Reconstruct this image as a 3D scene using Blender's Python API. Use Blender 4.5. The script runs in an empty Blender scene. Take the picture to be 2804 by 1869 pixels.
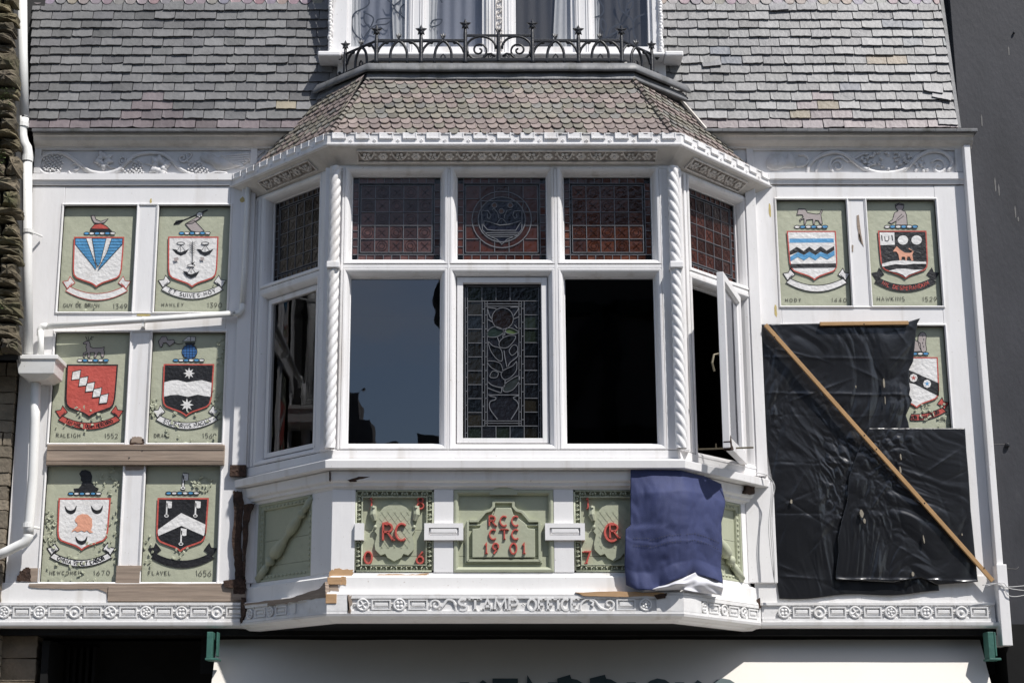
import bpy, bmesh, math, random
from mathutils import Matrix, Vector, noise
random.seed(7)
R=math.radians; PI=math.pi
# ---------------------------------------------------------------- camera model (measured from the photograph)
F=4589.;TH=R(14.6);X0=1300.;Y0=934.5;CY=-11.6;CZ=1.6
cT,sT=math.cos(TH),math.sin(TH)
def U(px,py,Y):
    D=Y-CY; v=(Y0-py)/F; h=D*(sT+v*cT)/(cT-v*sT); d=h*sT+D*cT
    return ((px-X0)/F*d, CZ+h)
def PX(X,Y,Z):
    D=Y-CY;h=Z-CZ;d=h*sT+D*cT
    return (X0+F*X/d, Y0-F*(h*cT-D*sT)/d)
def UP(px,py,A,B,n=0.0):
    L=math.hypot(B[0]-A[0],B[1]-A[1]);dx,dy=(B[0]-A[0])/L,(B[1]-A[1])/L
    nx,ny=-dy,dx; A=(A[0]+nx*n,A[1]+ny*n)
    def f(Y):
        X,Z=U(px,py,Y);return (X-A[0])*nx+(Y-A[1])*ny
    f0,f1=f(0),f(1);Y=-f0/(f1-f0); X,Z=U(px,py,Y)
    return ((X-A[0])*dx+(Y-A[1])*dy,Z,X,Y)
sc=bpy.context.scene; col=sc.collection
# ---------------------------------------------------------------- materials
MAT={}
STREAK={'white_paint':.45,'white_wall':.40,'soffit_paint':.3,'pvc':.2,'white_relief':.25}
def pm(name,c,rough=.5,var=.12,scale=6,bump=.15,bs=60,grime=None,gf=.4,gs=3,spec=.5,metal=0,attr=False,stretch=None,c2=None,gth=.55,bd=.004,coat=0):
    m=bpy.data.materials.new(name);m.use_nodes=True;nt=m.node_tree;N=nt.nodes;Lk=nt.links
    b=N['Principled BSDF'];b.inputs['Roughness'].default_value=rough;b.inputs['Metallic'].default_value=metal
    b.inputs['Specular IOR Level'].default_value=spec;b.inputs['Coat Weight'].default_value=coat
    g=N.new('ShaderNodeNewGeometry');src=g.outputs['Position']
    if stretch:
        mp=N.new('ShaderNodeMapping');mp.inputs['Scale'].default_value=stretch;Lk.new(src,mp.inputs[0]);src=mp.outputs[0]
    n=N.new('ShaderNodeTexNoise');n.inputs['Scale'].default_value=scale;n.inputs['Detail'].default_value=6;n.inputs['Roughness'].default_value=.65;Lk.new(src,n.inputs[0])
    mr=N.new('ShaderNodeMapRange');mr.inputs[1].default_value=.25;mr.inputs[2].default_value=.75;Lk.new(n.outputs[0],mr.inputs[0])
    mx=N.new('ShaderNodeMix');mx.data_type='RGBA';Lk.new(mr.outputs[0],mx.inputs[0])
    lo=tuple(max(0,x*(1-var)) for x in c);hi=c2 if c2 else tuple(min(1,x*(1+var)) for x in c)
    mx.inputs[6].default_value=(*lo,1);mx.inputs[7].default_value=(*hi,1)
    out=mx.outputs[2]
    if attr:
        a=N.new('ShaderNodeAttribute');a.attribute_name='Col'
        mm=N.new('ShaderNodeMix');mm.data_type='RGBA';mm.blend_type='MULTIPLY';mm.inputs[0].default_value=1
        Lk.new(out,mm.inputs[6]);Lk.new(a.outputs[0],mm.inputs[7]);out=mm.outputs[2]
    if grime:
        n2=N.new('ShaderNodeTexNoise');n2.inputs['Scale'].default_value=gs;n2.inputs['Detail'].default_value=8;n2.inputs['Roughness'].default_value=.7;Lk.new(src,n2.inputs[0])
        m2=N.new('ShaderNodeMapRange');m2.inputs[1].default_value=gth;m2.inputs[2].default_value=gth+.2;m2.inputs[4].default_value=gf;Lk.new(n2.outputs[0],m2.inputs[0])
        mg=N.new('ShaderNodeMix');mg.data_type='RGBA';Lk.new(m2.outputs[0],mg.inputs[0]);Lk.new(out,mg.inputs[6]);mg.inputs[7].default_value=(*grime,1);out=mg.outputs[2]
    if name in STREAK:
        for msc,lo_,hi_,fac,cc_ in(((9,9,.8),.56,.76,STREAK[name],(.40,.35,.28)),((60,60,60),.68,.74,.5,(.30,.24,.17))):
            mq=N.new('ShaderNodeMapping');mq.inputs['Scale'].default_value=msc;Lk.new(g.outputs['Position'],mq.inputs[0])
            nq=N.new('ShaderNodeTexNoise');nq.inputs['Scale'].default_value=1;nq.inputs['Detail'].default_value=5;Lk.new(mq.outputs[0],nq.inputs[0])
            rq=N.new('ShaderNodeMapRange');rq.inputs[1].default_value=lo_;rq.inputs[2].default_value=hi_;rq.inputs[4].default_value=fac;Lk.new(nq.outputs[0],rq.inputs[0])
            xq=N.new('ShaderNodeMix');xq.data_type='RGBA';Lk.new(rq.outputs[0],xq.inputs[0]);Lk.new(out,xq.inputs[6]);xq.inputs[7].default_value=(*cc_,1);out=xq.outputs[2]
    Lk.new(out,b.inputs['Base Color'])
    if bump:
        n3=N.new('ShaderNodeTexNoise');n3.inputs['Scale'].default_value=bs;n3.inputs['Detail'].default_value=5;Lk.new(src,n3.inputs[0])
        bp=N.new('ShaderNodeBump');bp.inputs['Strength'].default_value=bump;bp.inputs['Distance'].default_value=bd;Lk.new(n3.outputs[0],bp.inputs['Height']);Lk.new(bp.outputs[0],b.inputs['Normal'])
    MAT[name]=m;return m
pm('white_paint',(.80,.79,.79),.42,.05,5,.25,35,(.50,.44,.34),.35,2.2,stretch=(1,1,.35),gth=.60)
pm('white_wall',(.79,.78,.77),.5,.05,4,.3,30,(.50,.44,.34),.35,2.5,stretch=(1,1,.4),gth=.6)
pm('white_relief',(.74,.735,.73),.5,.1,14,.3,60,(.36,.33,.29),.45,9,gth=.56)
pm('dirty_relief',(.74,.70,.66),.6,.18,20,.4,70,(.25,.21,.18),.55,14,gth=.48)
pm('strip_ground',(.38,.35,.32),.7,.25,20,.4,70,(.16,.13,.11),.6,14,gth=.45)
pm('frieze_white',(.66,.655,.66),.55,.1,10,.3,50,(.42,.38,.32),.5,7,gth=.52)
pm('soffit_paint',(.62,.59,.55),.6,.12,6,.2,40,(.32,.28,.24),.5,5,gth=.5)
pm('pvc',(.80,.80,.78),.35,.04,6,.05,30,(.45,.42,.36),.4,4,gth=.58)
pm('board',(.43,.445,.335),.6,.10,5,.5,22,(.27,.27,.19),.5,5,gth=.57,bd=.007)
pm('sage_wood',(.40,.42,.31),.5,.07,6,.3,50,(.25,.26,.18),.4,7,gth=.55)
pm('flake',(.40,.42,.31),.6,.12,20,.2,50)
pm('underlay',(.16,.15,.10),.8,.3,30,.3,60)
pm('p_white',(.75,.74,.73),.5,.10,8,.9,38,(.44,.38,.30),.5,7,gth=.58,bd=.006)
pm('p_black',(.018,.018,.020),.42,.5,10,.9,40,(.06,.06,.055),.5,9,gth=.56,bd=.006)
pm('p_blue',(.09,.31,.57),.5,.22,10,.8,40,(.25,.38,.5),.35,9,gth=.57,bd=.005)
pm('p_dkblue',(.04,.14,.36),.5,.1,8,.3,60)
pm('p_red',(.50,.090,.070),.5,.2,10,.8,40,(.36,.10,.08),.5,9,gth=.56,bd=.005)
pm('p_peach',(.70,.34,.23),.5,.15,8,.8,40,bd=.005)
pm('p_grey',(.40,.35,.34),.5,.08,8,.3,60)
pm('ink',(.05,.05,.045),.6,.3,30,0)
pm('slate',(.218,.217,.221),.5,.22,9,.45,35,(.085,.09,.09),.55,7,attr=True,gth=.56,bd=.006,spec=.4)
pm('tile',(.215,.203,.195),.62,.25,22,.5,50,(.22,.22,.12),.5,12,attr=True,gth=.55,bd=.006)
pm('lead',(.15,.153,.16),.5,.25,10,.4,20,(.05,.053,.042),.85,7,stretch=(1,1,.5),gth=.5,bd=.01)
pm('roof_core',(.04,.04,.04),.9)
pm('iron',(.011,.012,.016),.42,.3,30,.4,80,(.06,.055,.05),.35,20,gth=.62)
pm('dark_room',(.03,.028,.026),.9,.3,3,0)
pm('shop_shade_black',(.012,.012,.012),.8,.3,3,0,spec=.15)  # near-black for the shop recess, and for shade painted in as colour
pm('dark_wall',(.042,.043,.050),.6,.28,2.5,.5,45,(.10,.10,.105),.30,4,gth=.58,stretch=(1,1,.45),spec=.3)
pm('rubble',(.125,.108,.078),.9,.35,5,.9,18,(.09,.10,.04),.8,3,gth=.5,bd=.03,attr=True)
pm('ashlar',(.22,.19,.15),.9,.3,5,.8,25,(.08,.08,.06),.6,4,gth=.5,bd=.015,attr=True)
pm('raw_wood',(.30,.235,.185),.65,.38,5,.3,14,(.16,.10,.06),.5,3,stretch=(.5,1,9),gth=.55,bd=.003)
pm('new_wood',(.46,.29,.155),.6,.2,6,.3,20,(.28,.16,.08),.5,5,stretch=(1,1,4),gth=.55)
pm('batten',(.42,.25,.11),.6,.18,8,.2,30,(.2,.11,.05),.4,6,gth=.6)
pm('rot',(.055,.030,.020),.9,.5,25,.9,50,(.02,.012,.01),.9,12,gth=.48,bd=.012)
pm('stain',(.50,.40,.16),.6,.2,20,.1)
pm('dropping',(.27,.24,.19),.8,.3,30,.3)
pm('dirt',(.13,.11,.09),.9,.4,30,.3)
pm('scuff',(.16,.155,.15),.8,.3,30,.1)
pm('tarp',(.008,.0085,.0105),.28,.2,3,.14,26,spec=.85,bd=.004)
pm('blue_cloth',(.034,.045,.125),.75,.12,14,.4,220,bd=.003)
pm('cloth_lining',(.62,.62,.66),.5,.06,10,.2,60)
pm('awning_cloth',(.66,.63,.58),.75,.04,2,.15,120)
pm('awning_ink',(.05,.075,.08),.7,.1,5,0)
pm('verdigris',(.04,.13,.105),.6,.3,12,.4,50,(.03,.1,.08),.6,10)
pm('glassstain',(1,1,1),.13,.35,22,.5,30,attr=True,bd=.006,spec=.5)
pm('came',(.15,.155,.17),.45,.2,30,.2,90,metal=.2)
pm('cable',(.50,.50,.50),.5,.1)
pm('asphalt',(.05,.05,.05),.9,.2,5,.3)
pm('opp_wall',(.10,.09,.085),.8,.3,2,.2)
pm('opp_timber',(.012,.012,.012),.8)
pm('net_grey',(.20,.21,.25),.85,.08,30,.2,200)
pm('net',(.50,.50,.50),.85,.08,30,.2,200)
pm('net_dark',(.045,.042,.043),.85,.15,30,.2,200)  # darker net for the two right-hand upper windows
pm('vine',(.03,.034,.045),.8,.1)
pm('brass',(.13,.11,.07),.5,.2,20,.1,metal=.3)
def glass(name,tint,refl=1.0):
    m=bpy.data.materials.new(name);m.use_nodes=True;nt=m.node_tree;N=nt.nodes;L=nt.links
    N.remove(N['Principled BSDF']);o=N['Material Output']
    f=N.new('ShaderNodeLayerWeight');f.inputs[0].default_value=.5
    pw=N.new('ShaderNodeMath');pw.operation='POWER';pw.inputs[1].default_value=5;L.new(f.outputs['Facing'],pw.inputs[0])
    mt=N.new('ShaderNodeMath');mt.operation='MULTIPLY_ADD';mt.inputs[1].default_value=.9;mt.inputs[2].default_value=.045*refl;mt.use_clamp=True;L.new(pw.outputs[0],mt.inputs[0])
    t=N.new('ShaderNodeBsdfTransparent');t.inputs[0].default_value=(*tint,1)
    g=N.new('ShaderNodeBsdfGlossy');g.inputs['Roughness'].default_value=.01;g.inputs[0].default_value=(.88,.90,.96,1)
    n=N.new('ShaderNodeTexNoise');n.inputs['Scale'].default_value=2.5;ge=N.new('ShaderNodeNewGeometry');L.new(ge.outputs['Position'],n.inputs[0])
    bp=N.new('ShaderNodeBump');bp.inputs['Strength'].default_value=.06;bp.inputs['Distance'].default_value=.02;L.new(n.outputs[0],bp.inputs['Height']);L.new(bp.outputs[0],g.inputs['Normal'])
    x=N.new('ShaderNodeMixShader');L.new(mt.outputs[0],x.inputs[0]);L.new(t.outputs[0],x.inputs[1]);L.new(g.outputs[0],x.inputs[2]);L.new(x.outputs[0],o.inputs[0])
    MAT[name]=m
glass('pane_glass',(.55,.57,.58),3.1);glass('side_glass',(.60,.60,.60),1.0);glass('clear_glass',(.90,.91,.92),1.6)
# ---------------------------------------------------------------- mesh helpers
class MB:
    def __init__(s,T=None): s.v=[];s.f=[];s.m=[];s.c=[];s.T=T
    def add(s,vs,fs,m=0,c=(1,1,1)):
        o=len(s.v)
        for p in vs:
            p=Vector(p); s.v.append(tuple(s.T@p) if s.T else tuple(p))
        for f in fs:
            s.f.append([i+o for i in f]);s.m.append(m);s.c.append(c)
    def box(s,x0,x1,y0,y1,z0,z1,m=0,c=(1,1,1)):
        s.add([(x,y,z) for z in(z0,z1) for y in(y0,y1) for x in(x0,x1)],
              [(0,2,3,1),(4,5,7,6),(0,1,5,4),(2,6,7,3),(0,4,6,2),(1,3,7,5)],m,c)
    def prism(s,pts,y0,y1,m=0,c=(1,1,1)):       # outline in (x,z), thickness y0 (front) .. y1
        n=len(pts);vs=[(p[0],y0,p[1]) for p in pts]+[(p[0],y1,p[1]) for p in pts]
        s.add(vs,[list(range(n)),list(range(2*n-1,n-1,-1))]+[(i,n+i,n+(i+1)%n,(i+1)%n) for i in range(n)],m,c)
    def flat(s,pts,y,m=0,c=(1,1,1)):
        s.add([(p[0],y,p[1]) for p in pts],[list(range(len(pts)))],m,c)
    def tube(s,pts,r,seg=8,m=0,closed=False,flat=1.0,c=(1,1,1)):
        P=[Vector(p) for p in pts];n=len(P);vs=[];rr=r if isinstance(r,(list,tuple)) else [r]*n
        for i in range(n):
            if closed: d=P[(i+1)%n]-P[i-1]
            else: d=P[min(i+1,n-1)]-P[max(i-1,0)]
            if d.length<1e-9:d=Vector((0,0,1))
            d.normalize();a=Vector((0,1,0)) if abs(d.y)<.9 else Vector((1,0,0))
            u=d.cross(a).normalized();w=d.cross(u).normalized()
            for k in range(seg):
                t=2*PI*k/seg;vs.append(P[i]+u*math.cos(t)*rr[i]+w*math.sin(t)*rr[i]*flat)
        fs=[]
        for i in range(n if closed else n-1):
            j=(i+1)%n
            for k in range(seg):
                fs.append((i*seg+k,i*seg+(k+1)%seg,j*seg+(k+1)%seg,j*seg+k))
        if not closed: fs+= [list(range(seg))[::-1],[(n-1)*seg+k for k in range(seg)]]
        s.add(vs,fs,m,c)
    def ball(s,c,r,m=0,sy=1,sx=1,sz=1,seg=8,rings=5,col=(1,1,1)):
        vs=[(c[0],c[1],c[2]+r*sz)];fs=[]
        for i in range(1,rings):
            a=PI*i/rings
            for k in range(seg):
                t=2*PI*k/seg;vs.append((c[0]+r*sx*math.sin(a)*math.cos(t),c[1]+r*sy*math.sin(a)*math.sin(t),c[2]+r*sz*math.cos(a)))
        vs.append((c[0],c[1],c[2]-r*sz));L=len(vs)-1
        for k in range(seg):
            fs.append((0,1+k,1+(k+1)%seg));fs.append((L,L-seg+(k+1)%seg,L-seg+k))
        for i in range(rings-2):
            for k in range(seg):
                a=1+i*seg;fs.append((a+k,a+seg+k,a+seg+(k+1)%seg,a+(k+1)%seg))
        s.add(vs,fs,m,col)
    def ribbon(s,pts,w,y0,y1=None,m=0,closed=False,c=(1,1,1)):
        P=[Vector((p[0],p[1])) for p in pts];n=len(P)
        if n<2:return
        A=[];B=[]
        for i in range(n):
            if closed: d1=P[i]-P[i-1];d2=P[(i+1)%n]-P[i]
            else:
                d1=P[i]-P[i-1] if i>0 else P[1]-P[0];d2=P[i+1]-P[i] if i<n-1 else P[-1]-P[-2]
            d1.normalize();d2.normalize();t=d1+d2
            if t.length<1e-6:t=d1.copy()
            t.normalize();q=Vector((-t.y,t.x));k=1/max(.5,abs(q.dot(Vector((-d2.y,d2.x)))))
            A.append(P[i]+q*w/2*k);B.append(P[i]-q*w/2*k)
        m_=n if closed else n-1
        vs=[(p.x,y0,p.y) for p in A]+[(p.x,y0,p.y) for p in B];fs=[(i,(i+1)%n,n+(i+1)%n,n+i) for i in range(m_)]
        if y1 is not None:
            vs+=[(p.x,y1,p.y) for p in A]+[(p.x,y1,p.y) for p in B]
            for i in range(m_):
                j=(i+1)%n;fs+=[(i,2*n+i,2*n+j,j),(n+j,3*n+j,3*n+i,n+i)]
            if not closed: fs+=[(0,n,3*n,2*n),(n-1,3*n-1,4*n-1,2*n-1)]
        s.add(vs,fs,m,c)
    def rectsweep(s,x0,x1,z0,z1,prof,m=0):    # prof: (inset, y) list, swept round a rectangle with mitred corners
        vs=[]
        for d,y in prof: vs+=[(x0+d,y,z0+d),(x1-d,y,z0+d),(x1-d,y,z1-d),(x0+d,y,z1-d)]
        fs=[]
        for i in range(len(prof)-1):
            for k in range(4):
                a=i*4;fs.append((a+k,a+(k+1)%4,a+4+(k+1)%4,a+4+k))
        s.add(vs,fs,m)
    def sweep(s,path,prof,m=0,cap=True):      # path [(x,y)] left to right, prof closed [(out,z)]
        n=len(path);cols=[offset(path,o) for o,z in prof];vs=[];k=len(prof)
        for i in range(n):
            for j,(o,z) in enumerate(prof): vs.append((cols[j][i][0],cols[j][i][1],z))
        fs=[(i*k+j,i*k+(j+1)%k,(i+1)*k+(j+1)%k,(i+1)*k+j) for i in range(n-1) for j in range(k)]
        if cap: fs+=[list(range(k))[::-1],[(n-1)*k+j for j in range(k)]]
        s.add(vs,fs,m)
    def build(s,name,mats,parent=None,smooth=False,bevel=0,loc=None):
        me=bpy.data.meshes.new(name);me.from_pydata(s.v,[],s.f)
        if isinstance(mats,str):mats=[mats]
        for q in mats:me.materials.append(MAT[q])
        me.polygons.foreach_set('material_index',s.m)
        if smooth: me.polygons.foreach_set('use_smooth',[True]*len(s.f))
        if any(MAT[q].node_tree.nodes.get('Attribute') for q in mats):
            ca=me.color_attributes.new('Col','FLOAT_COLOR','CORNER');d=[]
            for p,c in zip(me.polygons,s.c): d+= [c[0],c[1],c[2],1]*p.loop_total
            ca.data.foreach_set('color',d)
        bm=bmesh.new();bm.from_mesh(me)
        bmesh.ops.recalc_face_normals(bm,faces=bm.faces);bm.to_mesh(me);bm.free()
        me.update();o=bpy.data.objects.new(name,me);col.objects.link(o)
        if parent:
            o.parent=parent;o.matrix_parent_inverse=parent.matrix_basis.inverted()
        if bevel:
            b=o.modifiers.new('bevel','BEVEL');b.width=bevel;b.segments=2;b.limit_method='ANGLE';b.angle_limit=R(40)
        return o
def offset(path,o):
    n=len(path);seg=[]
    for i in range(n-1):
        d=Vector((path[i+1][0]-path[i][0],path[i+1][1]-path[i][1])).normalized();seg.append((d,Vector((d.y,-d.x))))
    out=[]
    for i in range(n):
        p=Vector(path[i])
        if i==0 or i==n-1:
            d,q=seg[0] if i==0 else seg[-1];r=p+q*o
            if abs(d.y)>.1: r=r+d*((p.y-r.y)/d.y)
        else:
            q1,q2=seg[i-1][1],seg[i][1];t=(q1+q2).normalized();r=p+t*(o/t.dot(q1))
        out.append((r.x,r.y))
    return out
def thing(name,label,cat,loc=(0,0,0),group=None):
    o=bpy.data.objects.new(name,None);o.empty_display_size=.1;col.objects.link(o);o.location=loc;bpy.context.view_layer.update()
    o['label']=label;o['category']=cat
    if group:o['group']=group
    return o
def tag(o,label,cat,group=None):
    o['label']=label;o['category']=cat
    if group:o['group']=group
    return o
def face(A,B):   # local x along A->B, y inward, z up
    a=math.atan2(B[1]-A[1],B[0]-A[0]);return Matrix.Translation((A[0],A[1],0))@Matrix.Rotation(a,4,'Z')
def arc(cx,cy,rx,ry,a0,a1,n=8):
    return [(cx+rx*math.cos(R(a0+(a1-a0)*i/n)),cy+ry*math.sin(R(a0+(a1-a0)*i/n))) for i in range(n+1)]
def spiral(cx,cy,r0,r1,a0,a1,n=20):
    return [(cx+(r0+(r1-r0)*i/n)*math.cos(R(a0+(a1-a0)*i/n)),cy+(r0+(r1-r0)*i/n)*math.sin(R(a0+(a1-a0)*i/n))) for i in range(n+1)]
def smooth2(pts,n=5,closed=False):
    P=[Vector(p) for p in pts];out=[];N=len(P)
    for i in range(N if closed else N-1):
        if closed:a,b,c,d=P[i-1],P[i],P[(i+1)%N],P[(i+2)%N]
        else:a,b,c,d=P[max(i-1,0)],P[i],P[i+1],P[min(i+2,N-1)]
        for k in range(n):
            t=k/n;out.append(tuple(.5*((2*b)+(c-a)*t+(2*a-5*b+4*c-d)*t*t+(3*b-a-3*c+d)*t**3)))
    if not closed:out.append(tuple(P[-1]))
    return out
def ragged(pts,amp=.004,n=6,closed=True):
    out=[];N=len(pts)
    for i in range(N):
        a,b=pts[i],pts[(i+1)%N]
        for k in range(n):
            t=k/n;out.append((a[0]+(b[0]-a[0])*t+random.uniform(-amp,amp)*(k>0),a[1]+(b[1]-a[1])*t+random.uniform(-amp,amp)*(k>0)))
    return out
# ---------------------------------------------------------------- stroke lettering
FONT={
'A':[[(0,0),(.3,1),(.6,0)],[(.12,.36),(.48,.36)]],
'B':[[(0,0),(0,1),(.3,1)]+arc(.3,.76,.22,.24,90,-90)+[(0,.52)],[(.3,.52)]+arc(.32,.26,.26,.26,90,-90)+[(0,0)]],
'C':[arc(.34,.5,.34,.5,50,310,12)],
'D':[[(0,0),(0,1),(.2,1)]+arc(.2,.5,.38,.5,90,-90,10)+[(0,0)]],
'E':[[(.5,1),(0,1),(0,0),(.5,0)],[(0,.52),(.4,.52)]],
'F':[[(.5,1),(0,1),(0,0)],[(0,.52),(.4,.52)]],
'G':[arc(.34,.5,.34,.5,50,300,12)+[(.6,.4),(.4,.4)]],
'H':[[(0,0),(0,1)],[(.55,0),(.55,1)],[(0,.5),(.55,.5)]],
'I':[[(.1,0),(.1,1)]],'J':[[(.45,1),(.45,.25)]+arc(.25,.22,.2,.22,0,-180,6)],
'K':[[(0,0),(0,1)],[(.52,1),(0,.42)],[(.16,.58),(.55,0)]],
'L':[[(0,1),(0,0),(.48,0)]],
'M':[[(0,0),(.06,1),(.36,.3),(.66,1),(.72,0)]],
'N':[[(0,0),(0,1),(.55,0),(.55,1)]],
'O':[arc(.36,.5,.36,.5,90,450,16)],
'P':[[(0,0),(0,1),(.26,1)]+arc(.26,.73,.26,.27,90,-90)+[(0,.46)]],
'Q':[arc(.36,.5,.36,.5,90,450,16),[(.4,.25),(.68,-.05)]],
'R':[[(0,0),(0,1),(.26,1)]+arc(.26,.75,.25,.25,90,-90)+[(0,.5)],[(.24,.5),(.58,0)]],
'S':[arc(.28,.74,.25,.26,40,270,9)[:-1]+arc(.28,.24,.27,.24,90,-140,9)],
'T':[[(0,1),(.6,1)],[(.3,1),(.3,0)]],
'U':[[(0,1),(0,.3)]+arc(.27,.3,.27,.3,180,360,8)+[(.54,1)]],
'V':[[(0,1),(.3,0),(.6,1)]],'W':[[(0,1),(.2,0),(.4,.8),(.6,0),(.8,1)]],
'X':[[(0,0),(.55,1)],[(0,1),(.55,0)]],'Y':[[(0,1),(.28,.5),(.56,1)],[(.28,.5),(.28,0)]],
'Z':[[(0,1),(.5,1),(0,0),(.5,0)]],
'0':[arc(.3,.5,.3,.5,90,450,14)],'1':[[(.1,.8),(.22,1),(.22,0)]],
'2':[arc(.27,.72,.25,.28,160,-30,8)+[(0,0),(.55,0)]],
'3':[[(.03,1),(.5,1),(.22,.58)]+arc(.24,.3,.26,.28,70,-140,8)],
'4':[[(.42,0),(.42,1),(0,.3),(.56,.3)]],
'5':[[(.5,1),(.08,1),(.05,.58)]+arc(.24,.32,.26,.32,110,-140,8)],
'6':[[(.48,1)]+arc(.27,.3,.27,.3,150,-210,14)],
'7':[[(0,1),(.52,1),(.18,0)]],
'8':[arc(.27,.76,.22,.24,90,450,12),arc(.27,.26,.27,.27,90,450,12)],
'9':[[(.1,0)]+arc(.27,.7,.26,.3,-30,330,14)],
"'":[[(0,1),(0,.8)]],'.':[[(0,0),(.06,.06)]],' ':[]}
WID={' ':.35,'I':.2,'M':.72,'W':.8,'1':.3,"'":.1,'O':.72,'Q':.72,'C':.62,'G':.66}
def textlen(t,gap=.22): return sum(WID.get(c,.56)+gap for c in t)-gap
def strokes(t,x0,x1,z0,h,fit=True,curve=None,jit=.0):
    """text laid between x0 and x1, baseline z0, height h; curve(x)->(z,angle)"""
    L=textlen(t);k=(x1-x0)/L if fit else h
    out=[];x=0
    for ch in t:
        a=random.uniform(-jit,jit);dz=random.uniform(-jit,jit)*.5*h
        for st in FONT.get(ch,[]):
            q=[]
            for (u,v) in st:
                cxx=x0+(x+WID.get(ch,.56)/2)*k;lx=(u-WID.get(ch,.56)/2)*k;lz=v*h
                z,ang=(z0,0) if curve is None else curve(cxx)
                ang+=a
                q.append((cxx+lx*math.cos(ang)-lz*math.sin(ang),z+dz+lx*math.sin(ang)+lz*math.cos(ang)))
            out.append(q)
        x+=WID.get(ch,.56)+.22
    return out
def serif(mb,t,x0,x1,z0,h,w,y0,y1,m=0):
    for st in strokes(t,x0,x1,z0,h):
        mb.ribbon(st,w,y0,y1,m)
        cl=(Vector(st[0])-Vector(st[-1])).length<1e-4
        for e in (st[0],st[-1]):
            if cl: break
            if (abs(e[1]-z0)<.02*h or abs(e[1]-z0-h)<.02*h) and len(st)<7:
                zz=e[1]+(w*.2 if e[1]<z0+h/2 else -w*.2)
                mb.box(e[0]-w*.95,e[0]+w*.95,y0,y1,zz-w*.28,zz+w*.28,m)
# ---------------------------------------------------------------- key geometry
BAY=[(-1.60,0),(-.94,-.68),(1.34,-.68),(2.00,0)]
CORN=[(-1.57,0),(-.94,-.68),(1.34,-.68),(1.955,0)]
BASE=[(-1.54,0),(-.92,-.66),(1.31,-.66),(1.90,0)]
SILL=[(-1.56,0),(-.94,-.68),(1.34,-.68),(1.96,0)]
FL,FC,FR=face(BAY[0],BAY[1]),face(BAY[1],BAY[2]),face(BAY[2],BAY[3])
BL,BC,BR=face(BASE[0],BASE[1]),face(BASE[1],BASE[2]),face(BASE[2],BASE[3])
LF=.948
house=thing('timber_fronted_house','tall white timber fronted house with slate roof and projecting bay window','house',(0,0,0))
def _u():pass
def H(mb,name,mats,**k): return mb.build(name,mats,house,**k)
def sub(o,parent,mbx,name,mats,**k): return mbx.build(name,mats,parent,**k)
# ---- wall cores, floor, room
mb=MB();mb.box(-3.24,-1.62,.035,.30,2.62,6.05);mb.box(2.02,3.60,.035,.30,2.62,6.05);H(mb,'wall','white_wall')
mb=MB();mb.box(-3.24,3.58,.06,3,6.0,6.55);mb.box(-1.7,2.1,.05,.3,5.82,6.56);H(mb,'roof_core','roof_core')
mb=MB()
mb.box(-1.70,2.1,4.0,4.2,2.7,6.0);mb.box(-1.9,-1.66,.3,4,2.7,6);mb.box(2.06,2.3,.3,4,2.7,6);mb.box(-1.9,2.3,.07,4,5.9,6.0);mb.box(-3.24,3.6,.3,4,2.55,2.7)
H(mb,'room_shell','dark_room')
# bay floor and ceiling (inside)
mb=MB()
for z0,z1 in((2.72,2.80),(5.76,5.80)):
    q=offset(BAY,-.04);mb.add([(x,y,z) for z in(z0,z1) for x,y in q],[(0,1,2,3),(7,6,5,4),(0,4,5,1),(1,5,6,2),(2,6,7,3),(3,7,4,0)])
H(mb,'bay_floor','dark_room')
# ---- left and right wall joinery
LX=[(-3.00,-2.47),(-2.305,-1.785)];RX=[(2.205,2.712),(2.865,3.365)]
LZ=[(4.843,5.645),(3.885,4.688),(2.91,3.722)];RZ=[(4.887,5.69),(3.93,4.735),(2.955,3.765)]
BEAD=[(0,-.0),(.004,-.008),(.010,-.010),(.016,-.004),(.018,.004),(.018,.03)]
def joinery(cols,rows,xa,xb,ztop):
    posts=[(xa,cols[0][0]),(cols[0][1],cols[1][0]),(cols[1][1],xb)]
    for i,(a,b) in enumerate(posts):
        if i==1:
            for z0,z1 in rows:
                mb=MB();mb.box(a,b,.002,.05,z0,z1)
                for q in(a+.016,b-.022): mb.box(q,q+.005,-.004,.004,z0+.002,z1-.002)
                H(mb,'timber_post','white_paint',bevel=.003)
        else:
            mb=MB();mb.box(a,b,0,.05,2.62,ztop);H(mb,'timber_post','white_paint',bevel=.003)
    zs=[ztop]+[v for r in rows for v in(r[1],r[0])]+[2.62]
    for i in range(0,len(zs),2):
        mb=MB();mb.box(cols[0][0]+.001,cols[1][1]-.001,.001,.05,zs[i+1],zs[i])
        if i<len(zs)-2: mb.box(cols[0][0]+.002,cols[1][1]-.002,-.007,.001,zs[i+1]+.004,zs[i+1]+.018)
        if i>0: mb.box(cols[0][0]+.002,cols[1][1]-.002,-.005,.001,zs[i]-.016,zs[i]-.004)
        H(mb,'timber_rail','white_paint',bevel=.003)
    mb=MB()
    for z0,z1 in rows:
        for a,b in cols: mb.rectsweep(a-.018,b+.018,z0-.018,z1+.018,BEAD)
    H(mb,'panel_moulding','white_paint')
joinery(LX,LZ,-3.24,-1.60,5.80);joinery(RX,RZ,2.00,3.585,5.81)
# end board on the right corner
mb=MB();mb.box(3.585,3.63,-.075,.3,3.02,6.09);mb.box(3.575,3.645,-.10,.1,2.47,3.02);H(mb,'corner_board','white_paint',bevel=.004)
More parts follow.
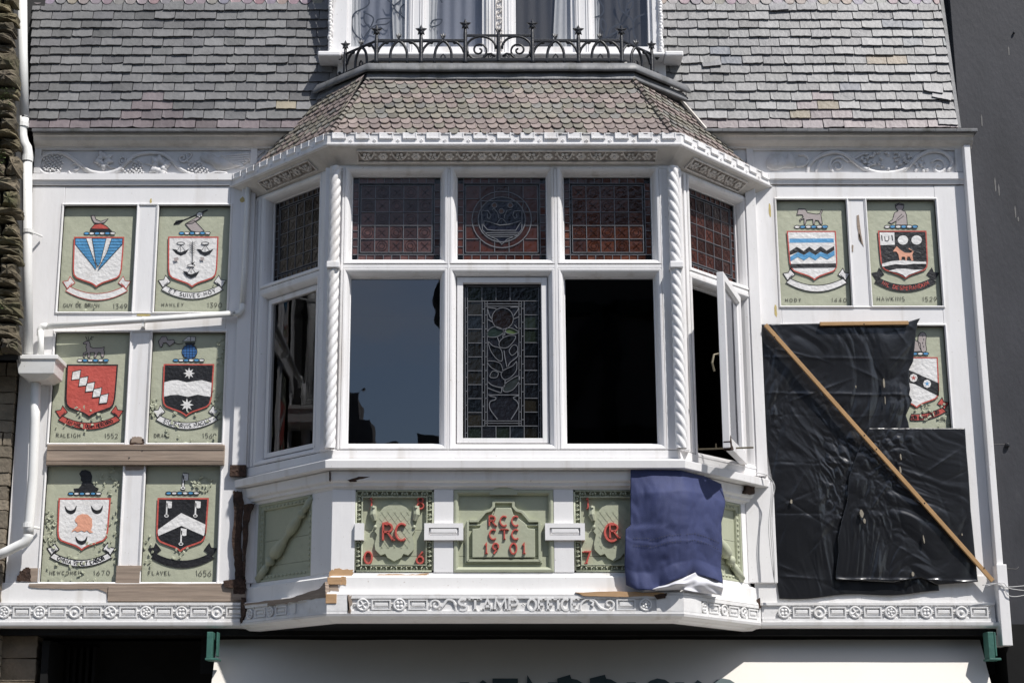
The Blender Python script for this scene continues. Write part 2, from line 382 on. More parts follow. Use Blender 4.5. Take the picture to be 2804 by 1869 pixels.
# ledge under the frieze, frieze ground, cornice
for (xa,xb,zb) in((-3.24,-1.60,0.),(2.00,3.585,.008)):
    mb=MB();mb.sweep([(xa,0),(xb,0)],[(-.04,5.80+zb),(.008,5.80+zb),(.012,5.812+zb),(.015,5.83+zb),(.026,5.838+zb),(.026,5.885+zb),(.0,5.893+zb),(-.04,5.893+zb)]);H(mb,'ledge','white_paint')
    mb=MB();xf=(xa if xa<0 else 1.7,xb if xa>0 else -1.3);mb.box(*xf,.006,.06,5.80+zb,6.12);mb.box(xa,xa+.05,-.012,.006,5.895+zb,6.095);mb.box(xb-.05,xb,-.012,.006,5.895+zb,6.095);mb.box(xa+.05,xb-.05,-.012,.006,6.075,6.095);H(mb,'frieze_ground','frieze_white',bevel=.003)
    mb=MB();x2=3.66 if xb>3 else -1.15;xa=xa if xa<0 else 1.5
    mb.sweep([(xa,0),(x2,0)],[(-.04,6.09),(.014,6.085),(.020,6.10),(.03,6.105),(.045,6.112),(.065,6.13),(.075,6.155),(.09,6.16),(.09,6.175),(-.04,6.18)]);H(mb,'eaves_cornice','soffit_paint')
    mb=MB()
    n=14
    for i in range(n):
        u0=xa+(x2+.02-xa)*i/n;u1=xa+(x2+.02-xa)*(i+1)/n-.0006;j=random.uniform(-.003,.003)
        mb.box(u0,u1,-.128+j,.05,6.176,6.198+j*.6)
    H(mb,'eaves_flashing','lead',bevel=.002)
for xa,xb,z in((-3.24,-1.62,5.7985),(2.05,3.585,5.8065)):
    mb=MB();n=60;q=[(xa+(xb-xa)*i/n,z-.0035-.005*abs(noise.noise(Vector((i*.7,xa,0))))) for i in range(n+1)];mb.prism(q+[(xb,z+.001),(xa,z+.001)],-.0035,.0);H(mb,'dirt_line','dirt')
# ---- frieze carving
def pf4(x,y): return U(60+x/3.3614,390+y/3.3614,0)
def pfr(x,y): return U(2040+x/3.565,390+y/3.565,0)
def tub(mb,f,pts,r,y=0.0,sm=True,fl=.7,n=5):
    q=smooth2(pts,n) if sm else pts
    rr=[r*(.55+.45*math.sin(PI*min(1,max(0,i/(len(q)-1))))**.4) for i in range(len(q))]
    mb.tube([(f(*p)[0],y,f(*p)[1]) for p in q],rr,6,flat=fl)
def leaf(mb,f,cx,cy,s,a0,n=7,y=0.0):
    for k in range(n):
        a=R(a0+360*k/n);L=s*(1 if k%2==0 else .72)
        p0=f(cx+math.cos(a)*s*.1,cy+math.sin(a)*s*.1);p1=f(cx+math.cos(a)*L,cy+math.sin(a)*L)
        mid=((p0[0]+p1[0])/2,(p0[1]+p1[1])/2);w=.019*s/70
        mb.tube([(p0[0],y,p0[1]),(mid[0]+random.uniform(-.004,.004),y-.006,mid[1]),(p1[0],y,p1[1])],[w*.6,w,w*.2],6,flat=.6)
mb=MB()
stem=[(350,262),(300,288),(230,292),(175,265),(155,210),(185,140),(270,100),(390,108),(480,160),(560,220),(640,272),(760,288),(880,258),(960,190),(1040,125),(1150,98),(1290,108),(1380,165),(1450,235),(1530,282),(1600,297)]
tub(mb,pf4,stem,.017,-.002,n=6)
tub(mb,pf4,spiral(495,232,45,8,200,560,18),.008);tub(mb,pf4,[(430,262),(440,285),(455,290)],.009)
tub(mb,pf4,[(780,205),(840,235),(920,232),(960,200)],.010);tub(mb,pf4,spiral(930,165,40,10,90,600,22),.008)
tub(mb,pf4,spiral(1480,145,46,10,-60,420,22),.009);tub(mb,pf4,[(1510,170),(1545,140),(1560,105),(1530,98)],.008)
for cx,cy,rx,ry,n in((290,185,100,80,42),(255,240,60,30,10),(1060,225,60,60,18),(1030,280,110,30,18),(1600,225,80,50,18),(1660,275,70,40,14)):
    for i in range(n):
        a=random.random()*2*PI;r=math.sqrt(random.random());p=pf4(cx+rx*r*math.cos(a),cy+ry*r*math.sin(a)) if 0 else pf4(cx+rx*(2*((i*.618)%1)-1)*.9,cy+ry*(2*(i+.5)/n-1))
        mb.ball((p[0],-.006,p[1]),.0085,seg=7,rings=5)
leaf(mb,pf4,750,165,95,10,9);leaf(mb,pf4,1265,220,110,-90,9);tub(mb,pf4,[(1130,190),(1250,225),(1340,290)],.009);tub(mb,pf4,[(1250,225),(1330,180),(1420,185)],.009)
# bird with spread wing
b=[pf4(*p) for p in [(1640,140),(1680,95),(1740,100),(1800,140),(1850,120),(2000,90),(2240,80),(2150,150),(2000,220),(1880,250),(1800,255),(1740,200),(1660,170)]]
mb.prism(b,-.008,.006)
for k in range(7): tub(mb,pf4,[(1830+k*20,130+k*12),(1950+k*15,120+k*17),(2160-k*25,100+k*22)],.0075,-.008)
tub(mb,pf4,[(1730,290),(1800,270),(1890,285),(1780,298)],.008)
H(mb,'frieze_carving','frieze_white',smooth=True)
mb=MB()
tub(mb,pfr,[(610,310),(630,215),(720,140),(850,98),(960,115),(1050,175),(1150,245),(1270,292),(1400,300),(1530,275),(1610,215),(1690,140),(1790,92),(1900,90),(1990,140),(2020,210),(1980,280)],.018,-.002)
tub(mb,pfr,spiral(1890,240,85,15,-150,330,22),.012);tub(mb,pfr,[(1010,190),(930,140),(850,165),(830,230),(860,290)],.012)
tub(mb,pfr,[(1020,190),(1100,140),(1180,100)],.010);tub(mb,pfr,spiral(905,230,55,12,180,620,20),.008);tub(mb,pfr,[(690,290),(720,200),(780,160)],.012)
for i in range(46):
    x=random.uniform(1130,1620);y=random.uniform(95,215) if i%3 else random.uniform(200,265);p=pfr(x,y);a=random.uniform(0,PI)
    q=.018;mb.tube([(p[0]-q*math.cos(a),-.001,p[1]-q*math.sin(a)),(p[0],-.010,p[1]),(p[0]+q*math.cos(a),-.001,p[1]+q*math.sin(a))],[.005,.011,.004],6,flat=.6)
for i in range(14):
    p=pfr(random.uniform(1660,1800),random.uniform(170,290));mb.ball((p[0],0,p[1]),random.uniform(.008,.015),seg=7,rings=5,sy=.7)
# crouching beast
b=[pfr(*p) for p in smooth2([(210,170),(260,125),(330,130),(400,160),(430,110),(470,140),(500,215),(470,245),(380,245),(330,265),(250,265),(215,230)],4,True)]
mb.prism(b,-.010,.006);p=pfr(350,205);mb.ball((p[0],-.006,p[1]),.032,sy=.35);p=pfr(280,200);mb.ball((p[0],-.006,p[1]),.036,sy=.35)
tub(mb,pfr,[(500,230),(580,220),(625,170),(580,120),(520,125)],.012)
H(mb,'frieze_carving','frieze_white',smooth=True)
# ---- carved band running along the foot of the wall and round the bay
def band_ground(mb,x0,x1,ztop,zbot,y=-.045,yb=.0):
    mb.box(x0,x1,y+.013,yb,zbot,ztop);mb.box(x0,x1,y,y+.022,ztop-.018,ztop);mb.box(x0,x1,y,y+.022,zbot,zbot+.025)
def roundel(mb,x,z,r,y,kind):
    mb.tube([(x+r*.85*math.cos(t*PI/8),y,z+r*.85*math.sin(t*PI/8)) for t in range(16)],r*.17,5,closed=True,flat=.9)
    mb.prism([(x+r*.8*math.cos(t*PI/6),z+r*.8*math.sin(t*PI/6)) for t in range(12)],y+.002,y+.02)
    if kind==0: mb.ball((x,y,z),r*.3,sy=.8)
    elif kind==1:
        for k in range(4): mb.ball((x+r*.4*math.cos(PI/4+k*PI/2),y,z+r*.4*math.sin(PI/4+k*PI/2)),r*.27,sy=.7,seg=7)
    elif kind==2:
        for k in range(5): mb.ball((x+r*.45*math.cos(k*2*PI/5),y,z+r*.45*math.sin(k*2*PI/5)),r*.22,sy=.8,seg=7)
        mb.ball((x,y,z),r*.22,sy=.9,seg=7)
    else:
        for k in range(4): mb.tube([(x,y,z),(x+r*.65*math.cos(k*PI/2+.5),y,z+r*.65*math.sin(k*PI/2+.5))],[r*.1,r*.2],5)
def cartouche(mb,x,z,w,h,y):
    t=.008
    for a,b,c,d in((x-w/2,x+w/2,z+h/2-t,z+h/2),(x-w/2,x+w/2,z-h/2,z-h/2+t),(x-w/2,x-w/2+t*1.2,z-h/2+t,z+h/2-t),(x+w/2-t*1.2,x+w/2,z-h/2+t,z+h/2-t)): mb.box(a,b,y,y+.022,c,d)
    ww,hh=w/2-.016,h/2-.014
    mb.add([(x-ww,y+.018,z-hh),(x+ww,y+.018,z-hh),(x+ww,y+.018,z+hh),(x-ww,y+.018,z+hh),(x-ww+.006,y+.001,z-hh*.3),(x+ww-.006,y+.001,z-hh*.3),(x+ww-.006,y+.001,z+hh*.55),(x-ww+.006,y+.001,z+hh*.55)],[(0,1,5,4),(1,2,6,5),(2,3,7,6),(3,0,4,7),(4,5,6,7)])
def chain(mb,x0,n,pitch,zc,h,y,k0=0,half=False):
    for i in range(n):
        x=x0+i*pitch
        roundel(mb,x,zc,h*.5,y,(i*3+k0)%4);cartouche(mb,x+pitch/2,zc,pitch*.5,h*.82,y)
        for a,b in((x+h*.45,x+pitch*.25),(x+pitch*.75,x+pitch-h*.45)):
            mb.box(a,b,y+.006,y+.02,zc-.009,zc-.003);mb.box(a,b,y+.006,y+.02,zc+.003,zc+.009)
        for q in(.17,.83):
            for s in(-1,1): mb.ball((x+pitch*q,y+.010,zc+s*h*.5),.008,sy=1,seg=7)
for xa,xb,xc,n,k0 in((-3.9,-1.605,-3.22-.243*2,9,0),(1.965,3.56,2.115,6,1)): mb=MB();band_ground(mb,xa,xb,2.765,2.632);chain(mb,xc,n,.243,2.700,.085,-.047,k0);H(mb,'carved_band','white_relief')
mb=MB();mb.sweep([(-3.9,0),(-1.60,0)],[(-.03,2.592),(.03,2.596),(.052,2.606),(.055,2.614),(.058,2.630),(-.03,2.630)]);mb.sweep([(1.96,0),(3.58,0)],[(-.03,2.592),(.03,2.596),(.052,2.606),(.055,2.614),(.058,2.630),(-.03,2.630)]);H(mb,'band_lip','white_paint')
mb=MB();mb.sweep([(-3.9,0),(-1.55,0)],[(-.03,2.767),(.012,2.767),(.012,2.90),(.0,2.905),(-.03,2.905)]);H(mb,'base_fascia','white_wall')
mb=MB();mb.sweep([(1.93,0),(3.58,0)],[(-.03,2.767),(.012,2.767),(.012,2.95),(.0,2.953),(-.03,2.953)]);H(mb,'base_fascia','white_wall')
# ================================================================ BAY
# base: band, fascia, posts, plaques' frame
mb=MB();mb.sweep(BASE,[(-.05,2.572),(.0,2.575),(.02,2.588),(.045,2.592),(.06,2.604),(.075,2.608),(.080,2.622),(-.05,2.622)]);H(mb,'bay_soffit_moulding','white_paint')
mb=MB();q=offset(BASE,-.02);mb.add([(x,y,2.577) for x,y in q]+[(x,y,2.60) for x,y in q],[(3,2,1,0),(4,5,6,7)]);H(mb,'bay_underside','shop_shade_black')  # black colour stands in for the shadow beneath the bay
mb=MB();mb.sweep(BASE,[(-.05,2.624),(.062,2.624),(.062,2.742),(-.05,2.742)]);H(mb,'bay_band_ground','white_relief')
mb=MB()
for T,L,cap in((BL,.905,1),(BC,2.23,0),(BR,.885,1)):
    mb.T=T
    a,b=(.0,L) if not cap else (0.0,L)
    e=.033
    x0=-e if T is not BL else .0;x1=L+e if T is not BR else L
    mb.box(x0,x1,-.075,-.052,2.722,2.744);mb.box(x0,x1,-.075,-.052,2.624,2.642)
    if T is BC: mb.box(-e,.125,-.076,-.052,2.642,2.722);mb.box(2.09,L+e,-.076,-.052,2.642,2.722)
    if T is BL: mb.box(.73,L+e,-.076,-.052,2.642,2.722)
    if T is BR: mb.box(-e,.17,-.076,-.052,2.642,2.722)
zc=2.682
mb.T=BC
roundel(mb,.20,zc,.042,-.075,3);cartouche(mb,.318,zc,.125,.066,-.075);roundel(mb,.435,zc,.042,-.075,1);cartouche(mb,.555,zc,.125,.066,-.075)
for a,b in((.14,.16),(.24,.256),(.38,.395),(.475,.493)):
    mb.box(a,b,-.07,-.05,zc-.009,zc-.003);mb.box(a,b,-.07,-.05,zc+.003,zc+.009)
def m2(pts,y): return [(p[0],y,p[1]) for p in pts]
mb.tube(m2(spiral(.668,zc,.036,.008,200,-260,22),-.066),.008,6,flat=1);mb.tube(m2(smooth2([(.69,zc-.03),(.72,zc+.0),(.745,zc+.033),(.785,zc+.02),(.80,zc-.035)],5),-.066),[.006]*3+[.010]*15+[.006]*3,6)
cartouche(mb,1.895,zc,.125,.072,-.075);roundel(mb,2.02,zc,.042,-.075,2)
mb.tube(m2(spiral(1.785,zc+.004,.036,.008,-90,300,22),-.066),.008,6);mb.tube(m2(smooth2([(1.60,zc-.035),(1.605,zc+.005),(1.64,zc+.035),(1.69,zc+.03),(1.73,zc-.02),(1.79,zc-.036)],5),-.066),.008,6);mb.tube(m2([(1.66,zc+.03),(1.685,zc+.015),(1.675,zc-.005)],-.066),[.009,.009,.012],6)
mb.T=BR;chain(mb,.21,3,.235,zc,.075,-.072,1)
mb.T=BL;chain(mb,.09,2,.235,zc-.002,.07,-.072,2);mb.box(.57,.60,-.07,-.05,zc-.03,zc+.03)
H(mb,'bay_carved_band','white_relief')
mb=MB(BC);
serif(mb,'STAMP',.815,1.20,zc-.036,.072,.0145,-.078,-.05);serif(mb,'OFFICE',1.262,1.585,zc-.036,.072,.0145,-.078,-.05)
for k in range(4): mb.ball((1.232+.008*math.cos(k*PI/2),-.06,zc+.008*math.sin(k*PI/2)),.006,seg=6,rings=4)
H(mb,'stamp_office_lettering','white_relief',bevel=.0015)
mb=MB();mb.sweep(BASE,[(-.05,2.746),(.075,2.746),(.070,2.762),(.035,2.766),(.032,2.862),(.02,2.872),(.004,2.876),(.0,2.897),(-.05,2.897)]);H(mb,'bay_fascia','white_wall')
mb=MB();mb.sweep(BASE,[(-.05,3.44),(.002,3.44),(.012,3.455),(.03,3.462),(.034,3.480),(.05,3.49),(.055,3.50),(.058,3.555),(-.05,3.56)]);H(mb,'bay_head_moulding','white_paint')
# posts between the plaques
mb=MB(BC)
for a,b in((-.018,.135),(.652,.780),(1.438,1.568),(2.095,2.245)):
    mb=MB(BC);mb.box(a,b,-.006,.06,2.897,3.44);H(mb,'bay_post','white_paint',bevel=.003)
for q in((0,.055),(.665,.91)): mb=MB(BL);mb.box(*q,-.004,.06,2.897,3.44);H(mb,'bay_post','white_paint',bevel=.003)
for q in((-.015,.22),(.80,.885)): mb=MB(BR);mb.box(*q,-.004,.06,2.897,3.44);H(mb,'bay_post','white_paint',bevel=.003)
for T,x0,x1 in((BC,.590,.845),(BC,1.380,1.640),(BC,.135,.195)):
    mb=MB(T);z0,z1=3.105,3.215
    if x1-x0>.1:
        for a,b,c,d in((x0,x1,z1-.03,z1),(x0,x1,z0,z0+.03),(x0,x0+.03,z0+.03,z1-.03),(x1-.03,x1,z0+.03,z1-.03)): mb.box(a,b,-.03,.04,c,d)
        mb.add([(x0+.03,-.008,z0+.03),(x1-.03,-.008,z0+.03),(x1-.03,-.008,z1-.03),(x0+.03,-.008,z1-.03),(x0+.045,-.027,z0+.05),(x1-.045,-.027,z0+.05),(x1-.045,-.027,z1-.036),(x0+.045,-.027,z1-.036)],[(0,1,5,4),(1,2,6,5),(2,3,7,6),(3,0,4,7),(4,5,6,7)])
    else: mb.box(x0,x1,-.03,.04,z0,z1)
    H(mb,'clasp','white_paint')
# sill
mb=MB();mb.sweep(SILL,[(-.10,3.555),(.075,3.562),(.088,3.566),(.092,3.618),(.03,3.638),(-.10,3.645)]);H(mb,'window_sill','white_paint',bevel=.003)
mb=MB();q=offset(BAY,0)
mb.sweep(BAY,[(-.11,3.64),(.004,3.64),(.008,3.652),(.008,3.70),(-.02,3.706),(-.11,3.712)]);H(mb,'window_bottom_rail','white_paint',bevel=.003)
# head
mb=MB();mb.sweep(BAY,[(-.14,5.655),(-.012,5.668),(-.002,5.676),(.004,5.68),(.004,5.70),(-.14,5.705)]);H(mb,'window_head','white_paint')
# window openings : list of (matrix, x0,x1, z0,z1)
SPL=[(0,-.004),(.006,-.012),(.018,-.010),(.030,.002),(.040,.022),(.046,.046),(.046,.062),(.052,.064),(.052,.09)]
def opening(T,x0,x1,z0,z1,mb):
    mb.rectsweep(x0-.052,x1+.052,z0-.052,z1+.052,SPL)
FX=[(.095,.703),(.82,1.433),(1.556,2.16)]
for a,b in((.028,.043),(.755,.768),(1.485,1.504),(2.212,2.28)): mb=MB(FC);mb.box(a,b,-.010,.10,3.705,5.675);H(mb,'mullion','white_paint',bevel=.003)
mb=MB(FC);mb.box(.043,2.212,-.008,.10,4.957,4.983);H(mb,'transom','white_paint',bevel=.003)
for a,b in FX:
    for q in((5.038,5.640),(3.757,4.905)): mb=MB(FC);opening(FC,a,b,*q,mb);H(mb,'window_frame','white_paint')
UL=[(.145,.720),(.250,.86)]
for T,(a,b),corner in((FL,UL[0],1),(FR,UL[1],0)):
    mb=MB(T)
    mb.box(-.01 if corner else .0+.11,.02 if corner else .135,-.012,.10,3.705,5.69)
    mb.box(.045 if corner else .16,.07 if corner else .185,-.008,.10,3.705,5.69)
    mb.box(.02 if corner else .135,.045 if corner else .16,.006,.10,3.705,5.69)
    if corner: mb.box(.07,a-.05,-.002,.10,3.705,5.69);mb.box(b+.05,.862,-.010,.10,3.705,5.69)
    else: mb.box(.185,a-.05,-.002,.1,3.705,5.69);mb.box(b+.05,.955,-.010,.10,3.705,5.69)
    mb.box(a-.05,b+.05,-.006,.10,4.957,4.983)
    H(mb,'bay_side_post','white_paint',bevel=.003)
    for q in((5.038,5.640),(3.757 if corner else 3.735,4.905)): mb=MB(T);opening(T,a,b,*q,mb);H(mb,'window_frame','white_paint')
# wall-junction posts
for q in((-1.70,-1.60,-.035,.03,3.64,5.80),(-1.62,-1.50,-.02,.03,2.90,3.56)): mb=MB();mb.box(*q);H(mb,'junction_post','white_paint',bevel=.004)
for q in((1.97,2.045,-.055,.03,3.64,5.80),(1.885,2.085,-.03,.03,2.90,3.60)): mb=MB();mb.box(*q);H(mb,'junction_post','white_paint',bevel=.004)
# twisted corner columns
for cx,sgn in((-.958,-1),(1.365,1)):
    for z0,z1,part in((3.705,4.935,0),(4.985,5.675,1)):
        mb=MB();N=int((z1-z0)/.006);seg=32;vs=[];fs=[]
        for i in range(N+1):
            z=z0+(z1-z0)*i/N
            for k in range(seg):
                a=2*PI*k/seg;w=2*a+sgn*z*PI/.074
                r=.0285+.0110*abs(math.sin(w))**.6
                vs.append((cx+r*math.cos(a),-.722+r*math.sin(a),z))
        for i in range(N):
            for k in range(seg): fs.append((i*seg+k,i*seg+(k+1)%seg,(i+1)*seg+(k+1)%seg,(i+1)*seg+k))
        mb.add(vs,fs);H(mb,'twisted_column','white_paint',smooth=True)
    mb=MB();mb.box(cx-.045,cx+.045,-.772,-.68,4.937,4.983);mb.box(cx-.075,cx+.06,-.672,-.60,3.70,5.69);H(mb,'column_collar','white_paint',bevel=.006)
# ---- cornice of the bay: cove, gutter with blocks
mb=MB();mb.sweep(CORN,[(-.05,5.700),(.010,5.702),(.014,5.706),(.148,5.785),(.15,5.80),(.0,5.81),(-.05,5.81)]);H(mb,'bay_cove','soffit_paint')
mb=MB();mb.sweep(CORN,[(.0,5.79),(.150,5.785),(.168,5.790),(.170,5.798),(.160,5.804),(.160,5.866),(.166,5.870),(.166,5.877),(.145,5.882),(.06,5.86),(.0,5.86)]);H(mb,'gutter','white_paint')
co=offset(CORN,.160)
FG=[face(co[0],co[1]),face(co[1],co[2]),face(co[2],co[3])];LG=[math.dist(co[i],co[i+1]) for i in range(3)]
for T,L in zip(FG,LG):
    mb=MB(T);n=round(L/.157);p=L/n
    for i in range(n):
        x=(i+.5)*p
        mb.add([(x-.05,-.004,5.880),(x+.05,-.004,5.880),(x+.045,-.007,5.877),(x-.045,-.007,5.877),(x-.045,-.007,5.838),(x+.045,-.007,5.838),(x-.05,0,5.828),(x+.05,0,5.828)],[(0,1,2,3),(3,2,5,4),(4,5,7,6),(0,3,4,6),(1,7,5,2)])
        for s in(-1,1): mb.box(x+s*.044-.004,x+s*.044+.004,-.011,-.004,5.838,5.879)
        mb.box(x-.045,x+.045,-.012,-.004,5.835,5.842)
        q=x+p/2
        if q<L-.03:
            for k in range(4): mb.ball((q+.008*math.cos(k*PI/2),-.002,5.822+.007*math.sin(k*PI/2)),.005+random.uniform(-.001,.001),seg=6,rings=4)
    H(mb,'gutter_block','white_paint')
# carved strip set in the cove
def cove_T(i):
    a=offset(CORN,.014)[i];b=offset(CORN,.014)[i+1];T=face(a,b);tilt=math.atan2(.134,.079)
    return T@Matrix.Translation((0,0,5.706))@Matrix.Rotation(tilt,4,'X'),math.dist(a,b)
for i,(x0,x1) in enumerate(((.16,.74),(.145,2.19),(.16,.80))):
    T,L=cove_T(i)
    if i==2:x0,x1=.15,.80
    Z0,Z1=.030,.118
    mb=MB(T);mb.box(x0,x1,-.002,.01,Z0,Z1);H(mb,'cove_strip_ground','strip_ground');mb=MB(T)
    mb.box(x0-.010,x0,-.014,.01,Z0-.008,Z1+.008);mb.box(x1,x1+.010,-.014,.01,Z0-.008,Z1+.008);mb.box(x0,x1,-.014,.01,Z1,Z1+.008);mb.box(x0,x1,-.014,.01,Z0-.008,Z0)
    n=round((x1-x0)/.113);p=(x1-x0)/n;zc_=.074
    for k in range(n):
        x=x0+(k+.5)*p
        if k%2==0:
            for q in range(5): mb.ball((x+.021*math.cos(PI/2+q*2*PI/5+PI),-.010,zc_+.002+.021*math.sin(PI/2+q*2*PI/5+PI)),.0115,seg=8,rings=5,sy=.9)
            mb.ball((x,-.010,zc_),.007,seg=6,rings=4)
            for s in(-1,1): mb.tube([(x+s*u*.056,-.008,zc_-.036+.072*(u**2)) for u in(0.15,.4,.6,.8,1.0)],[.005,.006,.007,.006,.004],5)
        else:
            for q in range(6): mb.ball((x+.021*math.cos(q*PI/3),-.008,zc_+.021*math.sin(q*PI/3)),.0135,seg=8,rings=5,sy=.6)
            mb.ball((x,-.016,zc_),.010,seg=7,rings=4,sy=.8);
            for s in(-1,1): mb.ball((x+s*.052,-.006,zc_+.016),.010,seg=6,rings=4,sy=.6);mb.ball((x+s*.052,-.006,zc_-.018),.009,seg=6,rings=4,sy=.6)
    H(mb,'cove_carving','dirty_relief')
# ================================================================ ROOFS
PURP=[(1.06,.88,.91),(.98,.84,.87),(1.14,.96,.97)];GREY=[(1,1,.99),(.86,.86,.87),(1.12,1.12,1.11),(.93,.94,.92),(1.05,1.05,1.04)]
def slate_one(mb,x0,x1,z,dz,lift,c,shape,rot=0,th=.011,m=0,cl=None):
    n=6;top=z+dz*1.7;cx=(x0+x1)/2;w=x1-x0;b=[]
    if shape=='rect':
        for i in range(n+1):
            t=i/n;zz=z+random.uniform(-.003,.003)*(1 if 0<i<n else .3)+(.011*random.random() if i in(0,n) and random.random()<.3 else .001);b.append((x0+w*t,zz))
    else:
        for i in range(n+1):
            t=i/n;b.append((x0+w*t,z+(dz*.50)*(1-math.sqrt(max(0,1-(2*t-1)**2)))+random.uniform(-.0015,.0015)))
    def rt(p):
        a=math.radians(rot);return (cx+(p[0]-cx)*math.cos(a)-(p[1]-z-dz)*math.sin(a),z+dz+(p[0]-cx)*math.sin(a)+(p[1]-z-dz)*math.cos(a))
    if rot:b=[rt(p) for p in b]
    if cl: b=[(min(max(p[0],cl[0](p[1])),cl[1](p[1])),p[1]) for p in b]
    N=n+1
    tp=[rt((x1,top)),rt((x0,top))] if rot else [(x1,top),(x0,top)]
    if cl: tp=[(min(max(p[0],cl[0](p[1])),cl[1](p[1])),p[1]) for p in tp]
    vs=[(p[0],-lift,p[1]) for p in b]+[(tp[0][0],-.003,tp[0][1]),(tp[1][0],-.003,tp[1][1])]+[(p[0],-lift+th,p[1]) for p in b]
    fs=[list(range(N))+[N,N+1]]+[(i,N+2+i,N+3+i,i+1) for i in range(n)]+[(0,N+1,N+2),(n,N+2+n,N)]
    mb.add(vs,fs,m,c)
def slates(mb,x0f,x1f,z0,rows,dz,w,shape,cf,off=0,jit=.0):
    for r in range(rows):
        z=z0+r*dz;xa,xb=min(x0f(z),x0f(z+dz)),max(x1f(z),x1f(z+dz));x=xa-(w/2 if (r+off)%2 else 0)-w*random.uniform(0,.12)
        while x<xb-.01:
            ww=w*random.uniform(.97,1.03);a,b=max(x,xa),min(x+ww-(.0055 if shape=='rect' else .003),xb)
            if b-a>.015:
                rot=random.gauss(0,.4)+(random.choice((-3,4)) if random.random()<jit else 0)
                slate_one(mb,a,b,z+random.uniform(-.004,.004),dz,(.020 if shape=='rect' else .013)+random.uniform(0,.008),cf((a+b)/2,z+dz/2,r),shape,rot,cl=(x0f,x1f) if shape=='scale' and rows>9 else None)
            x+=ww
SL=math.atan(.17)
def mansard(z0=6.20,y0=-.105): return Matrix.Translation((0,y0,z0))@Matrix.Rotation(-SL,4,'X')
TM=mansard()
def slatecol(side):
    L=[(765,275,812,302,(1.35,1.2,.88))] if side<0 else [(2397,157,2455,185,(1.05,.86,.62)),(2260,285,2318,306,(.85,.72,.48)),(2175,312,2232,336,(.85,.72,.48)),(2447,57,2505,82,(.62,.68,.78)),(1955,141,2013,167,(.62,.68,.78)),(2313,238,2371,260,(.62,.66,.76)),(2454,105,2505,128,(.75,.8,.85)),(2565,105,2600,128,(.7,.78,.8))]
    def cf(x,z,r):
        w=TM@Vector((x,0,z));px,py=PX(*w)
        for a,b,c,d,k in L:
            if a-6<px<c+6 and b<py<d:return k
        p=False
        if r==0:p=True
        if side<0:
            if r==1 and 320<px<502 or r==2 and 355<px<470 or r==3 and 385<px<445:p=True
        else:
            if r==1 and 2232<px<2350 or r==2 and 2200<px<2258 or r==3 and 2225<px<2285:p=True
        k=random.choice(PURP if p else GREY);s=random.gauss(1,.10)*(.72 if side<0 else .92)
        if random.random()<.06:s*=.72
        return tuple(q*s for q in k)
    return cf
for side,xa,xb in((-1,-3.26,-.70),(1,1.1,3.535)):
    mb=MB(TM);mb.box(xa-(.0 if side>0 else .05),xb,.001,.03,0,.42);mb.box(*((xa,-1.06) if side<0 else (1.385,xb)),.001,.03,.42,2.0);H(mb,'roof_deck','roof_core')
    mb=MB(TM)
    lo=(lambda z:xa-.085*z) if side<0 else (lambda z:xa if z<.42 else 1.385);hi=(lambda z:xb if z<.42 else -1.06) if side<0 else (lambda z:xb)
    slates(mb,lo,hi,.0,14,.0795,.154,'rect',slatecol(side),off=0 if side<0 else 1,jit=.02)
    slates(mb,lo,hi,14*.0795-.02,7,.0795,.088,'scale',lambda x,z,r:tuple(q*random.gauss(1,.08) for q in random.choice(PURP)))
    if side>0:
        for (x,z,rt) in((3.46,.24,-14),(3.40,.30,-8),(3.47,.02,-3),(2.30,1.03,5),(1.76,.53,6)):
            slate_one(mb,x-.07,x+.07,z,.0795,.034,(.95,.95,.97),'rect',rt)
    H(mb,'slate_roof','slate')
mb=MB(TM);mb.box(3.535,3.56,-.02,.2,0,2.0);H(mb,'roof_verge','lead')
# bay roof: three tiled slopes
TB=[(-.757,-.455,6.44),(1.13,-.455,6.44)] # upper corners of front slope
BB=[(-.985,-.83,5.872),(1.355,-.83,5.872)]
TL_=(-1.12,-.10,6.445);TR_=(1.515,-.10,6.445);BL_=(-1.66,-.03,5.872);BR_=(2.06,-.03,5.872)
def slope(A,B,C,D):   # A lower left, B lower right, C upper right, D upper left ; outward frame
    A,B,C,D=map(Vector,(A,B,C,D));x=(B-A).normalized();n=x.cross((D-A)).normalized();z=n.cross(x)
    n=-n
    # local y must point inward
    z=x.cross(-n) if False else (D-A)-x*((D-A).dot(x));z.normalize();y=z.cross(x)
    M=Matrix(((x.x,y.x,z.x,A.x),(x.y,y.y,z.y,A.y),(x.z,y.z,z.z,A.z),(0,0,0,1)));return M
def tilecol(x,z,r):
    pr=r in(0,1,2,6,7,10)
    base=random.choice([(.98,.83,.80),(.90,.77,.75),(1.05,.91,.86)]) if pr==(random.random()>.12) else random.choice([(.84,.84,.76),(.78,.80,.78),(.90,.87,.75),(.74,.72,.62)])
    s=random.gauss(.98,.10);return tuple(q*s for q in base)
for A,B,C,D in((BB[0],BB[1],TB[1],TB[0]),(BL_,BB[0],TB[0],TL_),(BB[1],BR_,TR_,TB[1])):
    M=slope(A,B,C,D);I=M.inverted();a,b,c,d=[I@Vector(q) for q in(A,B,C,D)]
    Hh=(c.z+d.z)/2
    mb=MB(M);mb.add([(a.x,.002,a.z),(b.x,.002,b.z),(c.x,.002,c.z),(d.x,.002,d.z)],[(0,1,2,3)]);H(mb,'bay_roof_deck','roof_core')
    mb=MB(M);n=11
    slates(mb,lambda z:a.x+(d.x-a.x)*min(1,max(0,z/Hh)),lambda z:b.x+(c.x-b.x)*min(1,max(0,z/Hh)),-.012,n,Hh/n,.0735,'scale',tilecol,jit=.03)
    H(mb,'bay_tiled_roof','tile')
